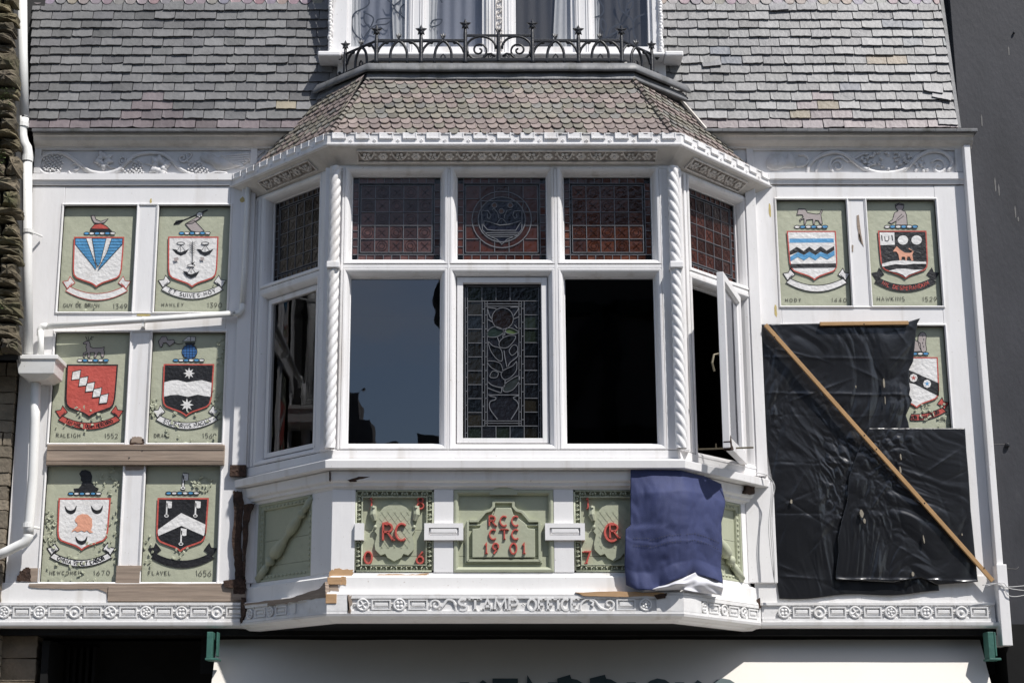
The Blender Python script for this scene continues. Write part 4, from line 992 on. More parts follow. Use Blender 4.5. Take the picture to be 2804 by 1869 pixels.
# 2 Hawley
t=panel('green panel with white shield, motto ET SUIVES MOY, lettered HAWLEY 1390',*LX[1],*LZ[0]);panel_board(t,*LX[1],*LZ[0],2,6,[(0,0,1,.3)])
A=Art(0,500,3.3614)
def ch(A):
    for cx,cy in((1665,620),(1890,620),(1762,825)):
        A.poly([(cx-80,cy-8),(cx-40,cy-2),(cx-10,cy+18),(cx+25,cy+18),(cx+78,cy-10),(cx+45,cy+38),(cx,cy+56),(cx-45,cy+35)],BK);A.op([(cx,cy-45),(cx-35,cy+15),(cx,cy+26),(cx+40,cy+10)],WH,4)
        A.op([(cx+36*math.cos(q*PI/5),cy-58+12*math.sin(q*PI/5)) for q in range(10)],WH,5);A.line([(cx,cy-45),(cx,cy+22)],3,BK)
    A.line([(1776,545),(1776,760)],6,BK);A.poly([(1755,730),(1776,765),(1798,730),(1776,745)],BK)
    for k in range(6): A.line([(1750,550+k*18),(1776,568+k*18),(1802,550+k*18)],4,BK)
    A.poly([(1845,690),(1880,690),(1885,715),(1850,720)],GY);A.poly([(1600,700),(1640,690),(1650,715),(1610,730)],GY)
shield(A,t,1781,226,505,958,-12,WH,charges=ch)
A.line([(1600,380),(1690,345),(1800,300),(1910,252)],10,BK);A.poly([(1597,388),(1620,350),(1680,340),(1688,352),(1650,382)],BK);A.op([(1760,445),(1705,380),(1790,350),(1880,445),(1830,460)],GY,6);A.op([(1705,380),(1800,325),(1845,300),(1850,325),(1770,375)],GY,6);A.op([(1808,290),(1835,268),(1868,280),(1862,310),(1835,322),(1815,310)],WH,6);A.line([(1860,275),(1912,252)],13,BK)
A.out('crest',t);torse(A,t,1793,465,1)
scroll(A,t,1770,1012,1,WH,BK,'ET SUIVES MOY')
A.text('HAWLEY',1488,1690,1138,28,4.8,INK);A.out('name_lettering',t);A.text('1390',1905,2040,1150,42,4.8,INK);A.out('date_lettering',t)
# 3 Raleigh
t=panel('green panel with white lozenges on a red shield, lettered RALEIGH 1552',*LX[0],*LZ[1]);panel_board(t,*LX[0],*LZ[1],3,26,[(0,0,1,.2),(.3,.15,.7,.35)])
A=Art(0,860,3.3614)
def ch(A):
    for cx,cy in((704,560),(770,618),(832,670),(896,722),(958,778)): A.op([(cx+44,cy-47),(cx+30,cy+38),(cx-44,cy+47),(cx-33,cy-30)],WH,6)
shield(A,t,852,230,470,946,-30,RD,BK,ch)
st=[(765,265),(795,248),(815,245),(830,270),(830,300),(860,312),(940,308),(960,300),(955,330),(962,345),(955,395),(935,395),(925,355),(905,350),(880,398),(865,398),(872,352),(830,352),(828,398),(810,398),(808,355),(780,372),(782,398),(768,395),(765,360),(800,342),(790,300),(798,275),(770,275)]
A.op(st,GY,5)
for l in([(805,248),(795,215),(785,212)],[(815,245),(812,205)],[(822,245),(840,215),(862,212)],[(796,225),(790,205)],[(835,222),(850,238)],[(845,218),(842,205)]):A.line(l,5,BK)
A.out('crest',t);torse(A,t,856,425,1,WH)
scroll(A,t,822,1000,1,RD,BK,'TAM MARTI QUAM MERCURIO')
A.text('RALEIGH',517,740,1130,34,4.8,INK);A.out('name_lettering',t);A.text('1552',962,1085,1138,40,4.8,INK);A.out('date_lettering',t)
# 4 Drake
t=panel('cracked green panel with two white stars on a black shield, lettered DRAKE 1569',*LX[1],*LZ[1]);panel_board(t,*LX[1],*LZ[1],4,90,[(.1,0,1,.16),(.3,.14,1,.3),(0,.25,.1,.4),(.85,.2,1,.5),(.9,.7,1,.95)])
A=Art(0,860,3.3614)
def star8(A,cx,cy,r,m=WH):
    A.poly([(cx+(r if k%2==0 else r*.45)*math.sin(k*PI/8),cy-(r if k%2==0 else r*.45)*math.cos(k*PI/8)) for k in range(16)],m)
def ch(A):
    w=[(1512,628),(1580,610),(1640,608),(1720,628),(1800,615),(1860,608),(1950,632)];v=[(1948,762),(1880,752),(1820,740),(1730,762),(1640,742),(1570,745),(1507,762)]
    A.poly(w+v,WH);star8(A,1742,545,54);star8(A,1722,835,62)
shield(A,t,1741,227,465,935,-26,BK,RD,ch)
A.op([(1745+70*math.cos(q*PI/8),345+66*math.sin(q*PI/8)) for q in range(16)],DB,6)
for k in range(-2,3): A.line([(1745+k*26,285),(1745+k*26,405)],3,BK);A.line([(1682,345+k*24),(1808,345+k*24)],3,BK)
A.poly([(1700,262),(1800,258),(1790,285),(1715,285)],BK);A.op([(1680,250),(1730,208),(1800,210),(1800,248)],WH,5);A.line([(1755,205),(1755,250)],5,BK);A.line([(1720,232),(1798,232)],4,BK);A.line([(1690,268),(1640,275),(1600,262)],6,BK)
A.op([(1460,250),(1490,208),(1530,205),(1545,240),(1600,235),(1610,262),(1560,295),(1530,262),(1505,265),(1490,305),(1472,295)],GY,5)
A.out('crest',t);torse(A,t,1738,423,1)
scroll(A,t,1720,998,1,WH,BK,'SIC PARVIS MAGNA')
A.text('DRAKE',1420,1565,1130,30,4.8,INK);A.out('name_lettering',t);A.text('1569',1862,1992,1138,42,4.8,INK);A.out('date_lettering',t)
# 5 Newcomen
t=panel('badly peeling green panel with pink lion head and black crescents, lettered NEWCOMEN',*LX[0],*LZ[2]);panel_board(t,*LX[0],*LZ[2],5,150,[(0,0,1,.18),(0,.15,1,.34),(.8,.3,1,.95),(0,.3,.16,.62),(.6,.8,1,1)])
A=Art(0,1200,2.3443)
def ch(A):
    for cx,cy in((455,450),(624,448),(524,645)):
        o=[(cx-38,cy-18),(cx-30,cy+18),(cx,cy+36),(cx+30,cy+20),(cx+38,cy-20),(cx+22,cy+4),(cx,cy+12),(cx-22,cy+4)];A.poly(o,BK,1)
    A.poly([(482,520),(500,495),(530,484),(565,488),(592,515),(594,560),(585,590),(600,600),(580,607),(560,590),(545,600),(525,590),(500,600),(480,590),(460,602),(470,585),(500,560),(498,545),(485,535)],PE)
shield(A,t,545,163,387,713,-20,WH,RD,ch)
A.poly([(508,225),(525,203),(550,200),(580,212),(592,240),(588,280),(605,305),(635,320),(625,338),(480,342),(472,320),(505,318),(520,300),(530,278),(518,270),(520,250)],BK)
A.out('crest',t);torse(A,t,545,353,.74)
scroll(A,t,520,780,.70,WH,BK,'OMNIA VINCIT LABOR')
A.text('NEWCOMEN',318,520,872,22,3.6,INK);A.out('name_lettering',t);A.text('1670',598,705,875,28,3.6,INK);A.out('date_lettering',t)
# 6 Flavel
t=panel('green panel with three white keys on a black shield, lettered FLAVEL 1656',*LX[1],*LZ[2]);panel_board(t,*LX[1],*LZ[2],6,60,[(0,.1,.15,.4),(.6,.78,.9,.92),(.35,.2,.6,.3)])
A=Art(0,1200,2.3443)
def key(A,cx,cy,h,m=WH,w=9):
    A.line([(cx-2,cy-h*.35),(cx-5,cy+h*.4)],w,m);A.poly([(cx-6,cy-h*.5),(cx+h*.30,cy-h*.45),(cx+h*.28,cy-h*.05),(cx+h*.12,cy-h*.02),(cx-4,cy-h*.1)],m);A.line([(cx-5+h*.12*math.cos(q*PI/5),cy+h*.46+h*.08*math.sin(q*PI/5)) for q in range(10)],5,m,0,True)
def ch(A):
    A.poly([(1015,585),(1165,478),(1320,552),(1322,630),(1165,560),(1010,628)],WH);key(A,1075,450,100);key(A,1260,450,100);key(A,1168,628,105)
shield(A,t,1177,160,386,722,-19,BK,RD,ch)
key(A,1180,272,108,BK,18);key(A,1180,272,98)
A.out('crest',t);torse(A,t,1172,350,.74)
scroll(A,t,1172,785,.70,BK,BK)
A.text('FLAVEL',950,1100,874,24,3.6,INK);A.out('name_lettering',t);A.text('1656',1255,1355,882,36,3.6,INK);A.out('date_lettering',t)
# 7 Hody
t=panel('green panel with blue and black zigzags and grey dog, lettered HODY 1440',*RX[0],*RZ[0]);panel_board(t,*RX[0],*RZ[0],7)
A=Art(2000,480,2.9266)
def ch(A):
    A.poly([(472,510),(826,508),(828,540),(473,542)],BU)
    z=[(474,612),(530,575),(585,608),(630,574),(675,606),(722,572),(770,605),(830,568)];A.poly(z+[(832,600),(775,634),(722,612),(680,640),(632,612),(588,640),(540,615),(478,640)],BK)
    A.poly([(478,655),(540,618),(588,642),(632,615),(680,643),(722,616),(775,637),(832,604),(835,640),(775,676),(722,650),(680,682),(632,655),(588,683),(540,655),(480,690)],BU);A.poly([(480,712),(845,708),(847,738),(482,742)],BK)
shield(A,t,647,192,452,836,26,WH,RD,ch)
A.op([(545,268),(600,270),(618,300),(690,312),(715,308),(730,275),(738,285),(725,315),(738,390),(722,392),(705,362),(680,360),(672,398),(665,395),(660,352),(610,358),(600,396),(592,392),(590,345),(565,358),(560,375),(555,355),(585,335),(575,315),(532,318)],GY,5)
A.out('crest',t);torse(A,t,646,413,.92,WH)
scroll(A,t,690,882,.86,WH,BK)
A.text('HODY',438,568,1012,26,4.2,INK);A.out('name_lettering',t);A.text('1440',806,930,1015,32,4.2,INK);A.out('date_lettering',t)
# 8 Hawkins
t=panel('green panel with kneeling grey figure and black scroll, lettered HAWKINS 1529',*RX[1],*RZ[0]);panel_board(t,*RX[1],*RZ[0],8)
A=Art(2000,480,2.9266)
def ch(A):
    A.poly([(1195,460),(1312,460),(1316,558),(1200,562)],WH);A.line([(1235,490),(1238,525),(1255,530),(1268,520),(1268,488)],6,BK);A.line([(1210,482),(1215,528)],8,BK);A.line([(1292,480),(1298,525)],8,BK)
    for x in(1381,1490): A.poly([(x+42*math.cos(q*PI/8),521+37*math.sin(q*PI/8)) for q in range(16)],WH)
    A.poly([(1300,612),(1330,570),(1360,600),(1395,622),(1440,625),(1460,610),(1425,592),(1430,585),(1466,612),(1462,625),(1455,640),(1464,685),(1450,688),(1435,655),(1415,655),(1412,685),(1400,683),(1395,655),(1370,655),(1368,682),(1352,682),(1345,640),(1330,615)],PE)
    A.poly([(1212,712),(1290,690),(1380,682),(1470,692),(1565,695),(1568,712),(1470,712),(1400,720),(1320,715),(1215,735)],WH);A.poly([(1265,768),(1330,752),(1400,750),(1470,760),(1540,758),(1480,780),(1425,800),(1402,820),(1380,800),(1330,780)],WH)
shield(A,t,1375,190,450,826,26,BK,RD,ch)
A.op([(1325,262),(1320,235),(1355,222),(1390,235),(1388,262),(1375,280),(1400,290),(1412,320),(1418,398),(1325,398),(1330,365),(1290,388),(1265,378),(1300,355),(1315,300),(1345,285)],GY,5);A.line([(1325,248),(1345,232),(1385,240)],8,BK);A.line([(1330,355),(1375,310)],4,BK);A.line([(1340,362),(1390,325)],4,BK)
A.out('crest',t);torse(A,t,1367,412,.92,WH)
scroll(A,t,1402,880,.86,BK,BK,'NIL DESPERANDUM',RD)
A.text('HAWKINS',1175,1398,1005,32,4.2,INK);A.out('name_lettering',t);A.text('1529',1536,1655,1010,34,4.2,INK);A.out('date_lettering',t)
# 9 half hidden
t=panel('green panel half hidden behind black sheeting, two rosettes on a black band',*RX[1],*RZ[1]);panel_board(t,*RX[1],*RZ[1],9,40,[(.5,.1,1,.3)])
A=Art(2000,840,2.9266)
def ch(A):
    A.poly([(1340,470),(1460,520),(1668,612),(1670,718),(1475,618),(1340,590)],BK)
    for x,y,m in((1466,570,RD),(1574,617,BU)):
        A.poly([(x+32*math.cos(q*PI/4),y+34*math.sin(q*PI/4)) for q in range(8)],WH)
        A.poly([(x+(24 if k%2==0 else 8)*math.sin(k*PI/5),y-(24 if k%2==0 else 8)*math.cos(k*PI/5)) for k in range(10)],m)
shield(A,t,1465,190,408,805,26,WH,RD,ch)
A.op([(1510,225),(1540,203),(1568,225),(1565,290),(1570,350),(1535,358),(1505,290)],GY,5,BK,1);A.op([(1440,300),(1475,262),(1520,290),(1530,355),(1440,360)],GY,5)
for k in range(4): A.line([(1540+(k%2)*8,225+k*28),(1542+(k%2)*8,240+k*28)],4,BK)
A.out('crest',t);torse(A,t,1455,375,.92,WH)
scroll(A,t,1490,860,.84,RD,BK,'MORI QUAM MUTARI',BK,True);A.out('name_lettering',t) if 0 else None
# ================================================================ BAY PLAQUES
def border(mb,x0,x1,z0,z1,w=.045,y=-.004):
    for a,b,c,d in((x0,x1,z1-w*.25,z1),(x0,x1,z0,z0+w*.25),(x0,x0+w*.25,z0,z1),(x1-w*.25,x1,z0,z1)): mb.box(a,b,y,.03,c,d)
    mb.rectsweep(x0+w-.004,x1-w+.004,z0+w-.004,z1-w+.004,[(0,y+.012),(0,y-.002),(.008,y-.002),(.010,y+.02)])
    def egg(cx,cz,vert,s):
        for k in range(2):
            q=.016 if k==0 else .007
            mb.ball((cx,y+.016-(k*.006),cz),q,sy=.7,sx=(.75 if vert else 1.1),sz=(1.1 if vert else .75),seg=8,rings=5)
        for g in(-1,1):
            if vert: mb.tube([(cx-.015,y+.006,cz+g*.017),(cx,y-.002,cz+g*.019),(cx+.014,y+.006,cz+g*.010)],.0045,5)
            else: mb.tube([(cx+g*.017,y+.006,cz-.015),(cx+g*.019,y-.002,cz),(cx+g*.010,y+.006,cz+.014)],.0045,5)
    n=max(3,int((x1-x0-w)/.060))
    for i in range(n):
        x=x0+w*.6+(x1-x0-w*1.2)*(i+.5)/n
        for z in(z0+w*.55,z1-w*.55): egg(x,z,False,1)
    n=max(3,int((z1-z0-w)/.060))
    for i in range(n):
        z=z0+w*.6+(z1-z0-w*1.2)*(i+.5)/n
        for x in(x0+w*.55,x1-w*.55): egg(x,z,True,1)
def plaque_board(parent,T,x0,x1,z0,z1,y=.022):
    mb=MB(T)
    for a,b in((0,.2),(.2,.52),(.52,1)): mb.box(x0,x1,y+random.uniform(0,.001),y+.02,z0+(z1-z0)*a,z0+(z1-z0)*b-.0025)
    return mb.build('board','sage_wood',parent)
def armorial(parent,T,cx,cz,s=1):
    P=[(-.13,.13),(-.10,.12),(-.075,.15),(-.04,.165),(0,.19),(.04,.165),(.075,.15),(.10,.12),(.13,.13),(.12,.06),(.135,.0),(.115,-.03),(.13,-.09),(.125,-.13),(.09,-.165),(.06,-.155),(.045,-.18),(0,-.205),(-.045,-.18),(-.06,-.155),(-.09,-.165),(-.125,-.13),(-.13,-.09),(-.115,-.03),(-.135,0),(-.12,.06)]
    P=[(cx+x*s,cz+z*s) for x,z in P]
    mb=MB(T);mb.prism(P,.004,.024)
    for k in range(-4,5):
        for sg in(-1,1):
            a=(cx+k*.042-.09*sg,cz-.12);b=(cx+k*.042+.09*sg,cz+.12)
            q=[(a[0]+(b[0]-a[0])*t/12,a[1]+(b[1]-a[1])*t/12) for t in range(13)]
            q=[p for p in q if abs(p[0]-cx)<.105 and abs(p[1]-cz)<.125]
            if len(q)>1: mb.ribbon(q,.0035,.0022,.006)
    mb.build('armorial_shield','sage_wood',parent)
    for sg in(-1,1):
        mb=MB(T);x=cx+sg*.14;mb.tube([(x-sg*.0,.0,cz+.155),(x+sg*.002,-.004,cz+.10),(x-sg*.01,-.002,cz+.06)],[.020,.024,.013],8)
        mb.tube([(x,-.018,cz+.155+.010*math.sin(0)),(x,-.022,cz+.14)],.010,6);mb.ball((x-sg*.012,.0,cz+.02),.012,sy=.8);mb.build('strapwork','sage_wood',parent)
PG='carved and painted plaques along the foot of the bay window'
def plq(label,T,x0,x1):
    p=T@Vector(((x0+x1)/2,0,2.897));return thing('carved_plaque',label,'carved plaque',tuple(p),PG)
random.seed(21)
x0,x1,z0,z1=.135,.650,2.899,3.438
t=plq('green carved plaque with red RC and figures 1, 8, 0, 6 in its corners',BC,x0,x1)
plaque_board(t,BC,x0,x1,z0,z1);mb=MB(BC);border(mb,x0,x1,z0,z1);mb.build('carved_border','sage_wood',t,smooth=True);armorial(t,BC,.395,3.175)
def digits(parent,T,items,name='red_figure',y0=-.002,y1=.024):
    for ch_,x,z,h,w in items: 
        mb=MB(T);wid=WID.get(ch_,.56)*h*1.05;serif(mb,ch_,x-wid/2,x+wid/2,z,h,w,y0,y1)
        mb.build(name,'p_red',parent,bevel=.002)
digits(t,BC,[('1',.235,3.315,.075,.011),('8',.563,3.315,.075,.0095),('0',.222,2.955,.078,.012),('6',.563,2.955,.078,.0115)])
digits(t,BC,[('R',.352,3.105,.110,.0130),('C',.438,3.105,.110,.0135)],'red_letter',-.016,.01)
x0,x1=.782,1.436
t=plq('green panelled plaque with stepped arch, lettered RCC CTC 1901 in red',BC,x0,x1)
plaque_board(t,BC,x0,x1,z0,z1,.020)
mb=MB(BC);mb.rectsweep(x0,x1,z0,z1,[(0,.02),(0,-.006),(.004,-.010),(.016,-.012),(.026,-.006),(.030,.004),(.034,.008),(.034,.02)])
mb.rectsweep(x0+.075,x1-.075,z0+.06,z1-.225,[(0,.018),(0,.004),(.010,.004),(.014,.018)])
cx=(x0+x1)/2
hood=[(-.225,.335),(-.20,.335),(-.17,.335),(-.15,.36),(-.12,.395),(-.085,.405),(-.065,.43),(-.065,.455),(-.055,.462),(.055,.462),(.065,.455),(.065,.43),(.085,.405),(.12,.395),(.15,.36),(.17,.335),(.20,.335),(.225,.335)]
mb.ribbon([(cx+a,z0+b) for a,b in hood],.018,-.006,.02)
oh=[(-.20,.375),(-.185,.378),(-.16,.41),(-.13,.43),(-.095,.448),(-.085,.51),(-.075,.53),(-.04,.55),(0,.558),(.04,.55),(.075,.53),(.085,.51),(.095,.448),(.13,.43),(.16,.41),(.185,.378),(.20,.375)]
mb.prism([(cx+a*.0+b_*0+a,z0+b_) for a,b_ in [(-.095,.505),(-.085,.525),(-.06,.548),(0,.562),(.06,.548),(.085,.525),(.095,.505)]],-.012,.02)
for k in(-.235,.235): mb.ribbon([(cx+k,z0+.07),(cx+k,z0+.335)],.016,-.004,.02)
mb.ribbon([(cx-.235,z0+.075),(cx+.235,z0+.075)],.016,-.004,.02)
mb.build('moulding','sage_wood',t,bevel=.002)
mb=MB(BC);mb.prism([(cx+a,z0+b) for a,b in [(-.205,.095),(.205,.095),(.205,.28),(.16,.285),(.14,.32),(.10,.35),(.065,.375),(.05,.42),(-.05,.42),(-.065,.375),(-.10,.35),(-.14,.32),(-.16,.285),(-.205,.28)]],-.010,.02);mb.build('raised_field','sage_wood',t,bevel=.003)
mb=MB(BC)
serif(mb,'RCC',cx-.098,cx+.105,z0+.300,.064,.0092,-.022,-.009);serif(mb,'CTC',cx-.098,cx+.105,z0+.212,.064,.0092,-.022,-.009)
for c_,x_ in(('1',-.118),('9',-.052),('0',.062),('1',.128)): serif(mb,c_,cx+x_-.02,cx+x_+.02,z0+.118,.068,.0100,-.022,-.009)
mb.build('red_lettering','p_red',t,bevel=.0015)
x0,x1=1.570,2.093
t=plq('green carved plaque partly behind the blue cloth, entwined red RC, figures 1, 7',BC,x0,x1)
plaque_board(t,BC,x0,x1,z0,z1);mb=MB(BC);border(mb,x0,x1,z0,z1);mb.build('carved_border','sage_wood',t,smooth=True);armorial(t,BC,1.83,3.175)
digits(t,BC,[('1',1.660,3.315,.075,.011),('7',1.655,2.955,.078,.0115)])
mb=MB(BC);serif(mb,'C',1.765,1.86,3.10,.115,.014,-.016,.01);serif(mb,'R',1.805,1.86,3.12,.09,.011,-.020,.01);mb.build('monogram','p_red',t,bevel=.002)
def baluster_plaque(label,T,x0,x1,flip):
    t=plq(label,T,x0,x1);plaque_board(t,T,x0,x1,z0,z1,.028)
    mb=MB(T);mb.rectsweep(x0,x1,z0,z1,[(0,.03),(0,.0),(.012,.0),(.018,.010),(.044,.012),(.048,.028)])
    n=12
    for i in range(n):
        z=z0+.05+(z1-z0-.1)*(i+.5)/n
        for x in(x0+.03,x1-.03): mb.ball((x,.010,z),.012,sy=.8,sx=.7,seg=7,rings=4)
        x=x0+.05+(x1-x0-.1)*(i+.5)/n
        for z in(z0+.03,z1-.03): mb.ball((x,.010,z),.012,sy=.8,sz=.7,seg=7,rings=4)
    mb.build('beaded_border','sage_wood',t)
    a=Vector((x0+.02,.0,z0+.02));b=Vector((x1-.0,.0,z1-.02))
    if flip:a,b=Vector((x1-.02,.0,z0+.02)),Vector((x0,.0,z1-.02))
    pr=[(0,.036),(.16,.036),(.165,.026),(.20,.026),(.215,.046),(.245,.050),(.262,.028),(.285,.028),(.30,.050),(.34,.060),(.40,.056),(.47,.040),(.52,.028),(.535,.036),(.55,.028),(.58,.040),(.64,.050),(.70,.046),(.75,.030),(.775,.024),(.79,.040),(.815,.042),(.83,.026),(.86,.032),(1,.032)]
    mb=MB(T);mb.tube([a+(b-a)*u for u,_ in pr],[r*.74 for _,r in pr],14);mb.build('baluster','sage_wood',t,smooth=True)
baluster_plaque('shaded green plaque with diagonal baluster on the left slanting side of the bay',BL,.057,.663,False)
baluster_plaque('sunlit green plaque with diagonal baluster emerging to the right of the blue cloth',BR,.222,.798,True)
# ================================================================ PATCHES OF BARE AND ROTTEN TIMBER
def ragged_(pts,amp=.004,n=6,closed=True):
    out=[];N=len(pts)
    for i in range(N):
        a,b=pts[i],pts[(i+1)%N]
        for k in range(n):
            t=k/n;out.append((a[0]+(b[0]-a[0])*t+random.uniform(-amp,amp)*(k>0),a[1]+(b[1]-a[1])*t+random.uniform(-amp,amp)*(k>0)))
    return out
def wpatch(name,mat,pxpts,Y,y0,y1,amp=.004,n=6,parent=house,T=None):
    pts=[U(x,y,Y) for x,y in pxpts];mb=MB();mb.prism(ragged(pts,amp,n),y0,y1);return mb.build(name,mat,parent)
random.seed(31)
# lower left rail : bare wood with paint left on its lower edge
wpatch('bare_timber','raw_wood',[(82,1598),(600,1597),(655,1600),(655,1660),(300,1660),(292,1620),(270,1612),(180,1612),(90,1608),(80,1604)],0,-.018,-.0,.003,10)
mb=MB();mb.box(-2.52,-1.58,-.026,-.0,2.775,2.878);H(mb,'timber_patch','raw_wood',bevel=.002)
mb=MB();mb.box(-1.665,-1.575,-.034,-.0,2.785,2.885);H(mb,'timber_patch','raw_wood',bevel=.002)
mb=MB();mb.box(-3.085,-3.002,-.008,.03,2.912,3.005);mb2=mb;H(mb,'timber_patch','raw_wood')
wpatch('rotten_timber','rot',[(46,1590),(54,1566),(72,1552),(84,1556),(86,1592)],0,-.012,-.001,.006)
mb=MB();mb.box(-2.475,-2.31,-.010,.02,2.90,3.022);H(mb,'timber_patch','raw_wood',bevel=.002)
wpatch('bare_timber','raw_wood',[(328,1549),(390,1548),(388,1560),(328,1562)],0,-.0105,-.002,.004)
wpatch('bare_timber','raw_wood',[(345,1275),(400,1275),(398,1284),(345,1286)],0,-.008,0,.003)
wpatch('rotten_timber','rot',[(357,1200),(392,1200),(396,1216),(355,1217)],0,-.006,-.001,.004)
wpatch('bare_timber','raw_wood',[(362,1196),(388,1196),(390,1212),(360,1212)],0,-.0075,-.001,.004)
# junction of wall and bay, left : deep rot
wpatch('rotten_timber','rot',[(638,1345),(662,1345),(668,1380),(660,1480),(668,1560),(672,1625),(640,1625),(645,1560),(636,1480),(642,1400)],-.02,-.036,-.01,.005)
wpatch('rotten_timber','rot',[(670,1382),(700,1380),(690,1395),(680,1440),(672,1560),(668,1600),(666,1450)],-.03,-.062,-.03,.004)
wpatch('rotten_timber','rot',[(612,1590),(672,1578),(675,1612),(615,1605)],-.02,-.042,-.01,.005)
mb=MB();mb.box(-1.712,-1.60,-.045,-.0,3.640,3.720);mb.ball((-1.66,-.046,3.68),.004);H(mb,'timber_patch','rot',bevel=.003)
# raw strip on the left slanting base
mb=MB(BL);mb.prism(ragged([(.0,2.756),(.55,2.752),(.86,2.790),(.92,2.83),(.93,2.752),(.93,2.742),(.0,2.742)],.003,8),-.0795,-.05);H(mb,'bare_timber','raw_wood')
mb=MB(BL);mb.prism(ragged([(.30,2.722),(.62,2.724),(.72,2.730),(.93,2.728),(.93,2.752),(.3,2.752)],.003,8),-.079,-.05);H(mb,'bare_timber','raw_wood')
mb=MB(BL);mb.prism(ragged([(.02,2.64),(.05,2.70),(.03,2.76),(.0,2.80),(.0,2.62)],.006,4),-.080,-.05);H(mb,'rotten_timber','rot')
# new dutchman blocks at the front left corner
def block(T,a,b,c,d,y0,mat='new_wood'):
    mb=MB(T);mb.box(a,b,y0,y0+.03,c,d);o=H(mb,'timber_block',mat,bevel=.002);return o
block(BC,-.035,.055,2.815,2.862,-.047);block(BC,-.040,.030,2.690,2.750,-.082)
mb=MB(BC);mb.prism(ragged([(-.03,2.865),(.12,2.862),(.13,2.915),(.02,2.922),(-.02,2.905)],.006,5),-.0085,.0);H(mb,'bare_timber','new_wood')
mb=MB(BC);mb.prism(ragged([(.055,2.812),(.085,2.81),(.085,2.868),(.055,2.868)],.006,4),-.037,-.0);H(mb,'bare_timber','new_wood')
mb=MB(BC);mb.prism(ragged([(-.03,2.772),(.04,2.77),(.03,2.812),(-.02,2.812)],.006,4),-.037,-.0);H(mb,'bare_timber','raw_wood')
mb=MB(BC);mb.prism(ragged([(.108,2.626),(.122,2.626),(.128,2.742),(.100,2.742)],.007,6),-.0785,-.05);H(mb,'rotten_timber','raw_wood')
mb=MB(BC);mb.prism(ragged([(.16,2.866),(.60,2.868),(.62,2.892),(.50,2.884),(.3,2.886)],.004,7),-.0035,.0);H(mb,'bare_timber','new_wood')
wpatch('bare_timber','new_wood',[(1575,1620),(1700,1618),(1820,1622),(1822,1632),(1760,1630),(1690,1633),(1600,1630)],-.74,-.7425,-.70,.003,6)
wpatch('rotten_timber','rot',[(1790,1628),(1826,1622),(1822,1636),(1800,1640)],-.74,-.7445,-.70,.003,4)
# stub of a decayed bracket at the right end of the moulding, split under the sill
mb=MB(BR);mb.prism(ragged([(.74,3.50),(.86,3.51),(.87,3.56),(.76,3.555)],.006,4),-.08,-.0);H(mb,'rotten_timber','rot')
wpatch('rotten_timber','rot',[(952,1316),(985,1305),(1034,1299),(1005,1309),(975,1316),(978,1319),(960,1320)],-.69,-.716,-.70,.0015,3)
wpatch('rotten_timber','rot',[(902,1292),(905,1292),(905,1318),(902,1316)],-.70,-.728,-.70,.001,3)
wpatch('rotten_timber','rot',[(2072,1640),(2080,1636),(2083,1664),(2076,1668)],-.05,-.068,-.03,.002,4)
# yellow resin stains bleeding through paint
def stain(px,py,w,h,Y,y):
    x,z=U(px,py,Y);mb=MB();mb.prism([(x+w*(1+random.uniform(-.3,.3))*math.cos(t*PI/6),z+h*(1+random.uniform(-.2,.2))*math.sin(t*PI/6)) for t in range(12)],y,y+.002);H(mb,'resin_stain','stain')
for a in((2108,575,.010,.055,0,-.0012),(2124,850,.009,.05,0,-.0012),(664,548,.016,.022,-.03,-.0365),(392,862,.055,.008,0,-.0015),(413,550,.008,.018,0,-.0015)): stain(*a)
for pts in([(2346,590),(2352,588),(2358,640),(2365,675),(2355,660),(2347,620)],[(2350,640),(2354,640),(2360,668),(2352,655)],[(2333,670),(2337,672),(2336,690),(2333,688)]):
    wpatch('bare_timber','raw_wood',pts,0,-.0012,.004,.001,3)
# ================================================================ LOOSE BOARDS
def nails(parent,items,Y):
    mb=MB()
    for x,z in items: mb.ball((x,Y,z),.005,seg=8,rings=5)
    mb.build('nail_heads','iron',parent)
t=thing('wooden_board','brown wooden board nailed across between the second and third rows of green panels','board',(-2.4,-.03,3.75))
xa,zt=U(129,1217,-.03);xb,zb=U(613,1272,-.03)
mb=MB();mb.box(xa,xb,-.030,-.002,zb,zt);mb.build('board','raw_wood',t,bevel=.003)
mb=MB()
for k in(0,.012,.024): mb.box(xa+.003,xb-.003,-.034,-.030,zt-.012-k,zt-.004-k);mb.box(xa+.003,xb-.003,-.034,-.030,zb+.004+k,zb+.012+k)
mb.build('reeding','raw_wood',t);nails(t,[U(390,1232,-.03),U(354,1252,-.03)],-.031)
def batten(label,p0,p1,w,Y,th,nl):
    a=Vector(U(*p0,Y));b=Vector(U(*p1,Y));d=(b-a).normalized();q=Vector((-d.y,d.x))*w/2
    t=thing('batten',label,'batten',(a.x,Y,a.y));mb=MB();mb.prism([tuple(a-q),tuple(b-q),tuple(b+q),tuple(a+q)],Y-th,Y);mb.build('strip','batten',t,bevel=.002)
    nails(t,[U(*n,Y-th) for n in nl],Y-th);return t
batten('long thin tan batten nailed diagonally over the black sheeting',(2095,890),(2717,1590),.028,-.062,.022,[(2121,922),(2367,1191),(2400,1229),(2532,1376),(2695,1554)])
batten('short tan batten nailed level along the top edge of the black sheeting',(2244,888),(2486,885),.027,-.032,.022,[(2366,887)])
